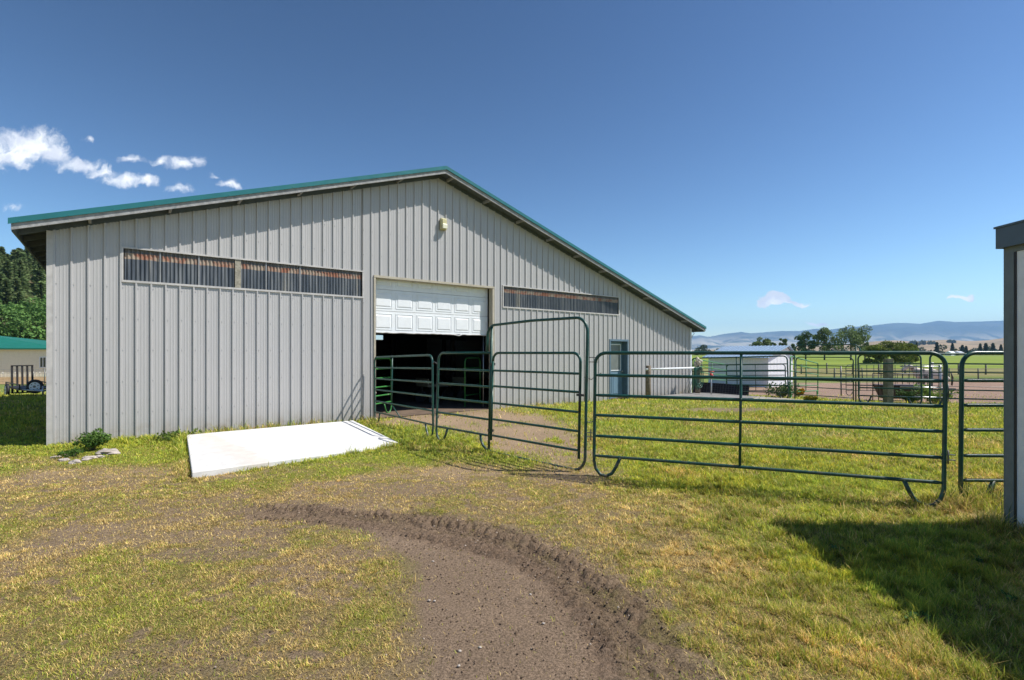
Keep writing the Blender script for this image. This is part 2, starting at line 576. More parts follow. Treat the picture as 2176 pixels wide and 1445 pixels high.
# ------------------------------------------------------------------ barn frame of reference
PH = math.atan2(1400, F)                    # angle of the barn front away from the view axis
DW = np.array([math.sin(PH), math.cos(PH)])   # along the front, to the right
DI = np.array([-math.cos(PH), math.sin(PH)])  # into the barn
BZ = math.pi / 2 - PH
B0 = np.array([-7.96, 8.78])
PITCH = 0.2286
WL = 19.16
RIDGE = 7.63
ZL, ZP, ZR = 3.70, 6.20, 2.58
BD = 22.0


def s_of_x(px):
    return (149456.0 / (2488 - px) - 67 + 4.34) * PITCH


def roofz(s):
    if s <= RIDGE: return ZL + (ZP - ZL) * s / RIDGE
    return ZP + (ZR - ZP) * (s - RIDGE) / (WL - RIDGE)


def bw(s, t):
    p = B0 + DW * s + DI * t
    return (float(p[0]), float(p[1]))


# ------------------------------------------------------------------ terrain
RUT = [(-3.2, 5.25), (-2.5, 5.22), (-2.09, 5.17), (-1.30, 4.93), (-.59, 4.63), (.05, 4.22), (.38, 3.80), (.60, 3.30), (.68, 2.85), (.70, 2.4), (.70, 1.5)]
DIRT = [(-2.3, 5.1), (-1.3, 4.9), (-.59, 4.6), (.05, 4.2), (.36, 3.8), (.56, 3.3), (.66, 2.9), (.70, 1.2), (-.45, 1.2), (-.5, 2.5), (-.69, 3.16), (-.88, 3.9), (-1.2, 4.35), (-1.8, 4.8)]
DOORD = [bw(5.7, .4), bw(9.6, .4), bw(9.7, -2.2), (1.4, 10.2), (1.55, 7.9), (.6, 7.0), (-.2, 8.0), (-.9, 9.6), (-2.0, 10.8), bw(5.9, -.5)]
CORRAL = [(9.2, 23.5), (11.8, 17.2), (16, 15.4), (40, 15.5), (75, 26), (75, 52), (22, 42), (12.5, 33)]


def ground_z(x, y):
    x = np.asarray(x, float); y = np.asarray(y, float)
    z = -0.9 * sstep(16, 33, y)
    z = z + (fbm(x * .6, y * .6, 3, 5) - .5) * 0.06 * sstep(.5, 3, y) * (1 - sstep(60, 200, y))
    return z


def masks(x, y):
    """returns dirt 0..1, rut 0..1, dry 0..1, lush 0..1"""
    n1 = fbm(x * 1.3, y * 1.3, 5, 11); n2 = fbm(x * 4.5, y * 4.5, 4, 21); n3 = fbm(x * .45, y * .45, 4, 31)
    wob = (n1 - .5) * .9 + (n2 - .5) * .5
    d, side, arc = seg_dist(x + (n1 - .5) * .12, y + (n1 - .5) * .12, RUT)
    rutw = .26 + .0 * x
    rut = 1 - sstep(rutw - .06, rutw + .09, d + (n2 - .5) * .20 + (n1 - .5) * .16)
    rut = rut * sstep(0, .9, arc) * (1 - .85 * sstep(4.9, 6.1, arc + (n2 - .5) * 1.8))
    # loose crumbs past the outer edge
    crumb = (1 - sstep(.25, .75, d + (n2 - .5) * .5)) * sstep(1.4, 2.6, arc) * .85
    dirt = inpoly(x + wob * .25, y + wob * .25, DIRT, .14)
    dirt = np.maximum(dirt, crumb * sstep(.40, .62, n2 + .12))
    door = inpoly(x + wob * 1.0, y + wob * 1.0, DOORD, .45) * sstep(.28, .50, n1 + .17)
    dirt = np.maximum(dirt, door * .95)
    # bare spots
    def spot(cx, cy, rx, ry, k=1.0):
        r = np.hypot((x - cx) / rx, (y - cy) / ry) + (n1 - .5) * 1.3 + (n2 - .5) * .5
        return (1 - sstep(.55, 1.1, r)) * k
    for a in [(-1.25, 5.95, .75, .42, .85), (-.35, 5.9, .5, .2, .7), (.65, 6.45, .55, .22, .8), (.85, 7.0, .6, .3, .5), (-2.45, 4.05, .5, .16, .8), (-6.1, 5.3, 1.2, .32, .5), (-4.0, 5.4, 1.4, .25, .4),
              (6.2, 14.3, 1.6, .6, .9), (5.2, 12.6, 1.3, .35, .5), (-3.3, 2.6, .7, .3, .6), (-1.7, 2.6, .5, .3, .6), (-3.0, 5.2, 1.0, .25, .6), (2.6, 12.4, 1.5, .35, .6)]:
        dirt = np.maximum(dirt, spot(*a))
    left = 1 - sstep(-.6, 1.6, x - (y - 2.5) * .25 + (n3 - .5) * 2)      # worn left foreground
    near = 1 - sstep(6.0, 8.2, y + (n3 - .5) * 1.5)
    bare = left * near * sstep(.50, .64, n1 * .5 + n2 * .5 + .02)
    n7 = fbm(x * 8.5, y * 8.5, 3, 71)
    frag = left * near * sstep(.52, .60, n7 * .6 + n1 * .4 + .01)
    dirt = np.maximum(dirt, np.maximum(bare * .62, frag * .80))
    dry = np.clip(left * .62 + .20, 0, 1) * near
    # straw coloured fringe right of the rut
    d2, s2, a2 = seg_dist(x, y, [(.6, 5.0), (1.2, 4.2), (1.5, 3.3), (1.6, 2.2)])
    dry = np.maximum(dry, (1 - sstep(.25, 1.15, d2 + (n1 - .5) * .6)) * .58)
    yard = sstep(6.5, 8.5, y + (x - 2) * .2)
    dry = np.maximum(dry, yard * .18)
    dry = np.clip(dry + (n1 - .5) * 1.5 + (n2 - .5) * .6, 0, 1)
    lush = sstep(.3, 2.4, x - (y - 2.5) * .05 + (n3 - .5)) * (1 - yard * .25)
    lush = np.maximum(lush, yard * .75)
    cor = inpoly(x + wob * 1.5, y + wob * 1.5, CORRAL, .5)
    dirt = np.maximum(dirt, cor)
    return dirt, rut, dry, lush, n1, n2


def grid_axis(fine0, fine1, step, lo, hi, grow=1.09):
    a = list(np.arange(fine0, fine1 + step / 2, step))
    s = step; p = a[-1]; up = []
    while p < hi: s *= grow; p += s; up.append(min(p, hi))
    s = step; p = a[0]; dn = []
    while p > lo: s *= grow; p -= s; dn.append(max(p, lo))
    return np.array(dn[::-1] + a + up)


gx = grid_axis(-3.4, 2.4, .016, -14000, 14000, 1.055)
gy = grid_axis(2.1, 6.0, .016, -60, 14000, 1.055)
GX, GY = np.meshgrid(gx, gy)
gxx, gyy = GX.ravel(), GY.ravel()
near_m = (gxx > -40) & (gxx < 90) & (gyy > -5) & (gyy < 60)
dirt = np.zeros(len(gxx)); rut = dirt.copy(); dry = dirt + .2; lush = dirt + .6; n1 = dirt + .5; n2 = dirt + .5
r = masks(gxx[near_m], gyy[near_m])
for arr, vv in zip((dirt, rut, dry, lush, n1, n2), r): arr[near_m] = vv
gz = ground_z(gxx, gyy)
# tyre tread pressed in the dirt path
nm = (gxx > -4) & (gxx < 3) & (gyy > 1.2) & (gyy < 7)
x_, y_ = gxx[nm], gyy[nm]
d_, s_, a_ = seg_dist(x_ + (fbm(x_ * 3, y_ * 3, 3, 3) - .5) * .05, y_, RUT)
j = (fbm(x_ * 9, y_ * 9, 3, 4) - .5)
lumpc = fbm(x_ * 16, y_ * 16, 3, 14) * 4 - 2
chev = np.sin((a_ + np.abs(s_) * .55 + j * .045) * 2 * math.pi / .078)
lug = np.where(chev > -.1, 1.0, 0.0)
sh2 = np.where(s_ > 0, .039, 0.0)
blk = np.sin((a_ + sh2 + np.abs(s_) * .35 + j * .07) * 2 * math.pi / .078)
chev2 = sstep(-.25, .1, blk) * sstep(.075, .10, d_) * (1 - sstep(.22, .27, d_)) + .55 * (1 - sstep(.06, .10, d_)) * sstep(-.3, .3, lumpc)
rr = rut[nm]
lump = fbm(x_ * 26, y_ * 26, 3, 8) - .5
lump2 = fbm(x_ * 11, y_ * 11, 3, 9) - .5
edge = np.exp(-((d_ - .32) / .05) ** 2)
keep = .12 + 1.0 * sstep(.40, .62, fbm(x_ * 2.2, y_ * 2.2, 3, 12) + .1)
gz[nm] += rr * ((chev2 - .45) * .033 * keep + lump * .018 + lump2 * .022 + (fbm(x_ * 60, y_ * 60, 2, 18) - .5) * .02) + edge * rr * .006 - rr * .003
gz[nm] += dirt[nm] * (lump * .007 + lump2 * .006)
outer = (1 - sstep(.2, .7, d_)) * sstep(1.2, 2.2, a_) * (s_ > 0)
gz[nm] += outer * (lump2 * .03 + lump * .02)
hollow = np.zeros(len(gxx)); hollow[nm] = rr * (1 - chev2) * keep
soil = np.array([.225, .162, .112]); soild = np.array([.115, .080, .057]); door = np.array([.30, .215, .145])
thatch = np.array([.20, .148, .075]); tg = np.array([.19, .195, .035]); straw = np.array([.25, .20, .10])
far = sstep(16, 34, gyy)[:, None]
yardm = (sstep(6.5, 9, gyy) * (gxx > -3))[:, None]
gcol = (tg[None] * (1 - yardm) + np.array([.20, .225, .045])[None] * yardm) * (1 - dry[:, None]) + thatch[None] * dry[:, None]
gcol = gcol * (1 - .5 * sstep(.6, 1, dry)[:, None]) + straw[None] * .5 * sstep(.6, 1, dry)[:, None]
farc = np.array([.155, .20, .055])
gcol = gcol * (1 - far) + farc * far * (1 + (n1[:, None] - .5) * .5)
so = soil[None] * (.85 + .35 * n1[:, None])
isdoor = ((gyy > 6.6) & (gxx < 4) & (gyy < 24))[:, None]
so = np.where(isdoor, door[None] * (.75 + .5 * n1[:, None]), so)
so = np.where((gyy > 14)[:, None] & (gxx > 8)[:, None], np.array([.27, .185, .14])[None] * (.75 + .5 * n1[:, None]), so)
gcol = gcol * (1 - dirt[:, None]) + so * dirt[:, None]
gcol = gcol * (1 - rut[:, None] * .6) + (soild * 1.2)[None] * rut[:, None] * .6   # rut blended towards the darker soil colour
ny, nx = GX.shape
idx = np.arange(nx * ny).reshape(ny, nx)
quads = np.stack([idx[:-1, :-1], idx[:-1, 1:], idx[1:, 1:], idx[1:, :-1]], -1).reshape(-1, 4)
ground = np_mesh('ground', np.stack([gxx, gyy, gz], 1), [quads], M['ground'], gcol, smooth=True)
tag(ground, kind='structure')


# ------------------------------------------------------------------ grass blades
def blades(name, n_target, region_fn, seed):
    pass


SLABC = [(-6.03, 9.47), (-3.62, 11.65), (-1.90, 8.85), (-4.07, 6.50)]
BARNP = [bw(-.05, .0), bw(WL + .05, .0), bw(WL, BD), bw(0, BD)]
SHEDX, SHEDY = 4.464, 4.63


def in_front_of_barn(x, y):
    # signed distance in front of the siding, metres
    rx = x - B0[0]; ry = y - B0[1]
    t = rx * DI[0] + ry * DI[1]; s = rx * DW[0] + ry * DW[1]
    inside = (t > .0) & (s > -.02) & (s < WL + .02) & (t < BD)
    return ~inside


def sample(zone):
    y0, y1, dens = zone
    area = 1.12 * (y1 ** 2 - y0 ** 2) + 3 * (y1 - y0)
    n = int(area * dens)
    y = np.sqrt(rng.random(n) * (y1 ** 2 - y0 ** 2) + y0 ** 2)
    hw = 1.06 * y + 1.0
    x = (rng.random(n) * 2 - 1) * hw
    return x, y


PX, PY, PK = [], [], []
for zn in [(1.9, 4.2, 19000), (4.2, 6.5, 10500), (6.5, 9.5, 4600), (9.5, 14, 1300), (14, 22, 420), (22, 36, 90)]:
    x, y = sample(zn)
    PX.append(x); PY.append(y); PK.append(np.full(len(x), zn[2]))
bx = np.concatenate(PX); by = np.concatenate(PY)
ok = in_front_of_barn(bx, by)
ok &= inpoly(bx, by, SLABC, .02) < .4
ok &= ~((bx > SHEDX + .05) & (by < SHEDY))
bx, by = bx[ok], by[ok]
dirt, rut, dry, lush, n1, n2 = masks(bx, by)
n5 = fbm(bx * 14, by * 14, 2, 51)       # tufts
p = (1 - np.clip(dirt * 1.02, 0, 1)) * (1 - .96 * rut)
p = p * (.62 + .38 * lush) * (.30 + 1.0 * sstep(.35, .62, n5)) * np.where(by > 6.5, 1.0, .9)
p = np.maximum(p, .012 * (1 - rut))
# tall fringe at the foot of things
fr = np.zeros(len(bx))
fd, _, _ = seg_dist(bx, by, [bw(-.2, -.05), bw(5.7, -.05)]); fr = np.maximum(fr, np.exp(-(fd / .10) ** 2) * .8 * sstep(.4, .6, n1))
fd, _, _ = seg_dist(bx, by, [bw(9.6, -.05), bw(WL, -.05)]); fr = np.maximum(fr, np.exp(-(fd / .10) ** 2) * .6 * sstep(.4, .6, n1))
fd, _, _ = seg_dist(bx, by, [SLABC[3], SLABC[2]]); fr = np.maximum(fr, np.exp(-(fd / .14) ** 2) * .5)
fd, _, _ = seg_dist(bx, by, [SLABC[3], SLABC[0]]); fr = np.maximum(fr, np.exp(-(fd / .2) ** 2) * 1.0)
fd, _, _ = seg_dist(bx, by, [(4.44, 4.66), (4.44, 1.5)]); fr = np.maximum(fr, np.exp(-(fd / .15) ** 2) * .9)
fd, _, _ = seg_dist(bx, by, [(4.44, 4.66), (8, 4.7)]); fr = np.maximum(fr, np.exp(-(fd / .2) ** 2) * .9)
fd, _, _ = seg_dist(bx, by, [(4.55, 5.3), (4.95, 5.35)]); fr = np.maximum(fr, np.exp(-(fd / .22) ** 2) * 1.1)
fd, _, _ = seg_dist(bx, by, [(-.4, 8.1), (.95, 6.8)]); fr = np.maximum(fr, np.exp(-(fd / .12) ** 2) * .35)
fd, _, _ = seg_dist(bx, by, [bw(0.3, -.5), bw(2.4, -.5)]); fr = np.maximum(fr, np.exp(-(fd / .4) ** 2) * .6)
p = np.maximum(p, np.clip(fr, 0, 1) * (1 - rut) * .9)
kk = rng.random(len(bx)) < p
bx, by, dirt, rut, dry, lush, n1, n2, fr, n5 = [a[kk] for a in (bx, by, dirt, rut, dry, lush, n1, n2, fr, n5)]
nB = len(bx)
bz = ground_z(bx, by) - .004
hgt = (.014 + .026 * lush + .010 * n1) * (.6 + 1.0 * sstep(.3, .75, n5)) * (.55 + .9 * rng.random(nB)) * (1 + 2.0 * np.clip(fr, 0, 1.2)) * (1 + .35 * sstep(4, 14, by))
hgt *= np.where((dry > .55), .85, 1.0)
hgt *= np.where(rng.random(nB) < .02, 1.9, 1.0)
wid = np.maximum(.0028, .0009 * by) * (.7 + .6 * rng.random(nB)) * 1.25
ang = rng.random(nB) * 2 * math.pi
isdry = rng.random(nB) < np.clip(dry * 1.0 - .05, .03, .93)
lean = (.25 + .9 * rng.random(nB)) * np.where(isdry, 1.7, 1.0)
cl = hgt / np.sqrt(1 + lean ** 2 * .6)
lx, ly = np.cos(ang) * lean * cl, np.sin(ang) * lean * cl
wa = ang + math.pi / 2 + (rng.random(nB) - .5) * 1.4
wx, wy = np.cos(wa) * wid / 2, np.sin(wa) * wid / 2
V = np.zeros((nB, 5, 3), dtype=np.float32)
V[:, 0] = np.stack([bx - wx, by - wy, bz], 1)
V[:, 1] = np.stack([bx + wx, by + wy, bz], 1)
V[:, 2] = np.stack([bx + lx * .35 + wx * .8, by + ly * .35 + wy * .8, bz + cl * .62], 1)
V[:, 3] = np.stack([bx + lx * .35 - wx * .8, by + ly * .35 - wy * .8, bz + cl * .62], 1)
V[:, 4] = np.stack([bx + lx, by + ly, bz + cl], 1)
gA = np.array([.42, .47, .055]); gB = np.array([.25, .37, .05]); gC = np.array([.60, .56, .08])
sA = np.array([.80, .61, .25]); sB = np.array([.58, .41, .14])
q = rng.random(nB)[:, None]
gc = np.where(q < .4, gA, np.where(q < .68, gB, gC))
gc = gc * (1 - .35 * dry[:, None]) + np.array([.26, .235, .075]) * .35 * dry[:, None]
sc = np.where(q < .6, sA, sB)
tuft = (fbm(bx * 22, by * 22, 2, 91) - .5) * .9 + (fbm(bx * 5, by * 5, 3, 92) - .5) * .8
bc = np.where(isdry[:, None], sc, gc) * (.7 + .6 * rng.random(nB)[:, None]) * np.clip(1 + tuft, .5, 1.6)[:, None]
yl = sstep(.45, .7, fbm(bx * .8, by * .8, 3, 77))[:, None] * lush[:, None]
bc = bc * (1 - .4 * yl) + bc * np.array([1.35, 1.12, .8]) * .4 * yl
BC = np.repeat(bc[:, None, :], 5, 1)
base = (np.arange(nB) * 5)[:, None]
q4 = base + np.array([0, 1, 2, 3]); t3 = base + np.array([3, 2, 4])
gr = np_mesh('grass', V.reshape(-1, 3), [q4, t3], M['grass'], BC.reshape(-1, 3))
tag(gr, 'short mixed green and straw coloured grass over the yard', 'grass', kind='stuff')
print('blades', nB, 'ground verts', len(gxx))

# short flattened litter between the tufts: a second set of blades joined to the turf
def litter():
    X, Y = [], []
    for (y0, y1, dn) in [(1.9, 4.0, 15000), (4.0, 6.2, 7500), (6.2, 9.0, 2600)]:
        x, y = sample((y0, y1, dn)); X.append(x); Y.append(y)
    x = np.concatenate(X); y = np.concatenate(Y)
    k = in_front_of_barn(x, y) & (inpoly(x, y, SLABC, .02) < .4) & ~((x > SHEDX + .05) & (y < SHEDY))
    x, y = x[k], y[k]
    di, ru, dr, lu, a1, a2 = masks(x, y)
    f9 = fbm(x * 17, y * 17, 3, 301)
    pr_ = (1 - .86 * np.clip(di, 0, 1)) * (1 - .97 * ru) * (.35 + 1.1 * sstep(.3, .7, f9)) * .9
    pit = inpoly(x, y, DIRT, .1); pr_ = pr_ * (1 - .93 * pit)
    k = rng.random(len(x)) < pr_
    x, y, dr, lu, f9, di = x[k], y[k], dr[k], lu[k], f9[k], di[k]
    n = len(x)
    L = (.008 + .020 * rng.random(n)); a = rng.random(n) * 6.283
    wd = np.maximum(.0024, .0008 * y) * (.7 + .6 * rng.random(n))
    el = rng.random(n) * .75
    z = ground_z(x, y) + .001
    ux, uy = np.cos(a), np.sin(a)
    cx_, cy_, cz_ = ux * L * np.cos(el), uy * L * np.cos(el), L * np.sin(el) + .002
    px_, py_ = -uy * wd / 2, ux * wd / 2
    V = np.zeros((n, 4, 3), np.float32)
    V[:, 0] = np.stack([x - px_, y - py_, z], 1); V[:, 1] = np.stack([x + px_, y + py_, z], 1)
    V[:, 2] = np.stack([x + cx_ + px_ * .5, y + cy_ + py_ * .5, z + cz_], 1); V[:, 3] = np.stack([x + cx_ - px_ * .5, y + cy_ - py_ * .5, z + cz_], 1)
    t = rng.random(n)
    straw_ = np.where((rng.random(n) < .45)[:, None], np.array([.80, .60, .24]), np.array([.54, .38, .14]))
    brown_ = np.array([.27, .19, .10]); grn = np.array([.36, .42, .055])
    gprob = np.clip(.62 - .6 * dr, .08, .8) * (1 - .6 * di)
    c = np.where((t < gprob)[:, None], grn, np.where((t < gprob + (1 - gprob) * .62)[:, None], straw_, brown_))
    c = c * (.65 + .7 * rng.random((n, 1))) * (.75 + .5 * f9[:, None])
    return V, c


LV, LC = litter()
nL = len(LV)
lt = np_mesh('dry_litter', LV.reshape(-1, 3), [np.arange(nL * 4).reshape(nL, 4)], M['grass'], np.repeat(LC[:, None], 4, 1).reshape(-1, 3))
tag(lt, 'flattened straw and short thatch between the grass tufts', 'thatch', kind='stuff')
print('litter', nL)

# crumbs of soil and pebbles on the path (uncountable)
nC = 26000
cx = rng.random(nC) * 4.6 - 2.6; cy = 1.9 + rng.random(nC) * 3.8
dd, rr2, _, _, c1, c2 = masks(cx, cy)
kk = rng.random(nC) < np.maximum(dd * .7, rr2)
cx, cy, rr2 = cx[kk], cy[kk], rr2[kk]
tet = np.array([[1, 1, 1], [-1, -1, 1], [-1, 1, -1], [1, -1, -1]]) * .6
octv = np.array([[1, 0, 0], [-1, 0, 0], [0, 1, 0], [0, -1, 0], [0, 0, 1], [0, 0, -1]], float)
nC = len(cx)
sz = (.0022 + .0060 * rng.random(nC) ** 5) * (1 + .35 * rr2)
OV = octv[None] * (sz[:, None, None]) * (.6 + .8 * rng.random((nC, 6, 1)))
th = rng.random(nC) * 6.28
c_, s__ = np.cos(th), np.sin(th)
ox = OV[..., 0] * c_[:, None] - OV[..., 1] * s__[:, None]; oy = OV[..., 0] * s__[:, None] + OV[..., 1] * c_[:, None]
zz = ground_z(cx, cy)
OV = np.stack([ox + cx[:, None], oy + cy[:, None], OV[..., 2] * .8 + zz[:, None] + sz[:, None] * .5 + rr2[:, None] * .006], -1)
of = np.array([[0, 2, 4], [2, 1, 4], [1, 3, 4], [3, 0, 4], [2, 0, 5], [1, 2, 5], [3, 1, 5], [0, 3, 5]])
OF = (np.arange(nC) * 6)[:, None, None] + of[None]
light = (rng.random(nC) < .07)[:, None]
oc = np.where(light, np.array([.48, .40, .33]), np.array([.19, .135, .10])) * (.7 + .5 * rng.random((nC, 1)))
cr = np_mesh('soil_crumbs', OV.reshape(-1, 3), [OF.reshape(-1, 3)], M['ground'], np.repeat(oc[:, None], 6, 1).reshape(-1, 3))
tag(cr, 'loose soil crumbs and grit on the worn dirt path', 'soil', kind='stuff')

# ------------------------------------------------------------------ BARN
barn = thing('barn', 'long grey ribbed metal barn with teal roof edge and half raised white door', 'barn', (B0[0], B0[1], 0), BZ)


def profile(s0, s1):
    """offsets (s, out) of ribbed sheet between s0 and s1; out = toward the viewer"""
    pts = [(s0, 0.0)]
    first = .0686
    k = math.floor((s0 - first) / PITCH) - 1
    while True:
        r0 = first + k * PITCH
        if r0 > s1: break
        for (a, h) in [(-.020, 0), (-.012, .027), (.012, .027), (.020, 0), (.070, 0), (.073, .0035), (.086, .0035), (.089, 0), (.118, 0), (.121, .0035), (.134, .0035), (.137, 0), (.166, 0), (.169, .0035), (.182, .0035), (.185, 0)]:
            q = r0 + a
            if s0 < q < s1: pts.append((q, h))
        k += 1
    pts.append((s1, 0.0))
    return pts


def sheet(mb, s0, s1, zb, zt, flat=None):
    """zb, zt numbers or functions of s"""
    fb = zb if callable(zb) else (lambda s: zb)
    ft = zt if callable(zt) else (lambda s: zt)
    pts = profile(s0, s1)
    if s0 < RIDGE < s1 and callable(zt):
        out = []
        for a, b in zip(pts[:-1], pts[1:]):
            out.append(a)
            if a[0] < RIDGE < b[0]:
                t = (RIDGE - a[0]) / (b[0] - a[0]); out.append((RIDGE, a[1] + (b[1] - a[1]) * t))
        out.append(pts[-1]); pts = out
    vs = []; fs = []
    for (s, h) in pts:
        vs.append((s, -h, fb(s))); vs.append((s, -h, ft(s)))
    for i in range(len(pts) - 1):
        fs.append((2 * i, 2 * i + 2, 2 * i + 3, 2 * i + 1))
    mb.add(vs, fs)


WZ0, WZ1 = 2.935, 3.535
W1a, W1b = s_of_x(260), s_of_x(770)
GDa, GDb = s_of_x(796), s_of_x(1046)
W2a, W2b = s_of_x(1068), s_of_x(1314)
MDa, MDb = s_of_x(1294.5), s_of_x(1334)
GDZ = 3.43; MDZ = 2.06
BASE = -.35
mb = MB()
sheet(mb, .05, W1a, BASE, roofz)
sheet(mb, W1a, W1b, BASE, WZ0); sheet(mb, W1a, W1b, WZ1, roofz)
sheet(mb, W1b, GDa, BASE, roofz)
sheet(mb, GDa, GDb, GDZ, roofz)
sheet(mb, GDb, W2a, BASE, roofz)
sheet(mb, W2a, MDa, BASE, WZ0); sheet(mb, W2a, W2b, WZ1, roofz)
sheet(mb, MDa, W2b, MDZ, WZ0)
sheet(mb, W2b, MDb, MDZ, roofz)
sheet(mb, MDb, WL - .03, BASE, roofz)
# screws beside each rib
k = 0
while .0686 + k * PITCH < WL - .1:
    s = .0686 + k * PITCH + .034
    z = .51
    while z < 6.1:
        blocked = (W1a - .02 < s < W1b + .02 or W2a - .02 < s < W2b + .02) and WZ0 - .03 < z < WZ1 + .03
        blocked |= GDa - .08 < s < GDb + .1 and z < GDZ + .05
        blocked |= MDa - .06 < s < MDb + .05 and z < MDZ + .05
        if z < roofz(s) - .1 and not blocked:
            zz_ = z + random.uniform(-.006, .006)
            mb.box(s - .0065, -.010, zz_ - .0065, s + .0065, .0, zz_ + .0065)
        z += .575
    z = roofz(s) - .06
    mb.box(s - .0065, -.010, z - .0065, s + .0065, .0, z + .0065)
    k += 1
wall = mb.build('front_wall', M['siding'], barn)

# other walls
mb = MB()
mb.box(-.02, .05, BASE - .9, .02, BD, ZL + .10)
mb.build('side_wall', M['siding'], barn)
mb = MB()
mb.box(WL - .02, .05, BASE - .9, WL + .02, BD, ZR + .10)
mb.build('side_wall', M['siding'], barn)
# back wall with one small opening seen through the door
rx, ry = (805 - 1088) / F, 1.0
den = rx * DI[0] + ry * DI[1]
tt = (BD + float(B0 @ DI)) / den
hs = (rx * tt - B0[0]) * DW[0] + (ry * tt - B0[1]) * DW[1]
hz = EYE + (750 - 717) / F * tt
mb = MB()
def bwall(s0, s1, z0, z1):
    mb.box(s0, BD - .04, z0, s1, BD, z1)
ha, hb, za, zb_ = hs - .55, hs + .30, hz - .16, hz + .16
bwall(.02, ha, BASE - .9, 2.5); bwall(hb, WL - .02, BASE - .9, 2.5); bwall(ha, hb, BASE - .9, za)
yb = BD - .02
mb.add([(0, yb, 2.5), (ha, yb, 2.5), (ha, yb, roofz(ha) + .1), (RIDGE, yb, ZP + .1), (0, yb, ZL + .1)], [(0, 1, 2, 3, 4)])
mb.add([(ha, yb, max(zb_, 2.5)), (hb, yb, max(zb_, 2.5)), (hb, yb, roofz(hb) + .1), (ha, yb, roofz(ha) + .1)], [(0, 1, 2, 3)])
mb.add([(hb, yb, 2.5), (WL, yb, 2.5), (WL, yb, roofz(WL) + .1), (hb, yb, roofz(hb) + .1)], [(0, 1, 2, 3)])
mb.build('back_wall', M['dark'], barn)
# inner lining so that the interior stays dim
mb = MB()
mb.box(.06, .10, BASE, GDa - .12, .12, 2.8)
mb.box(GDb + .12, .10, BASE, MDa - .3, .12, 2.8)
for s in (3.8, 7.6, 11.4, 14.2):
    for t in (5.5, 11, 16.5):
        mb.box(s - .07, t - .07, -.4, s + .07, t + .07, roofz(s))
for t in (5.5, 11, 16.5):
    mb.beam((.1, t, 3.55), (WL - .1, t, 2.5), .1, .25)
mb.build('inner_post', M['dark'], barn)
# earth floor inside, a sheet of its own
fl = MB(); fl.add([(.1, .02, .012), (WL - .1, .02, .012), (WL - .1, BD - .1, .012), (.1, BD - .1, .012)], [(0, 1, 2, 3)])
fo = fl.build('barn_floor', simple('trodden earth floor', (0.13, 0.09, 0.062), .95, var=.3, vscale=2, bump=.6, bscale=20), None)
fo.location = barn.location; fo.rotation_euler = barn.rotation_euler
tag(fo, kind='structure')

# corner trims
mb = MB(); mb.box(-.028, -.024, BASE, .055, -.0, roofz(0) + .0); mb.box(-.028, 0, BASE, -.0205, .09, roofz(0))
mb.build('corner_trim', M['trim'], barn)
mb = MB(); mb.box(WL - .05, -.024, BASE, WL + .03, -.0, roofz(WL)); mb.build('corner_trim', M['white'], barn)

# roof
GO, EO = .38, .42


def rz2(s, off=0): # extended roof line
    if s <= RIDGE: return ZL + (ZP - ZL) * s / RIDGE + off
    return ZP + (ZR - ZP) * (s - RIDGE) / (WL - RIDGE) + off


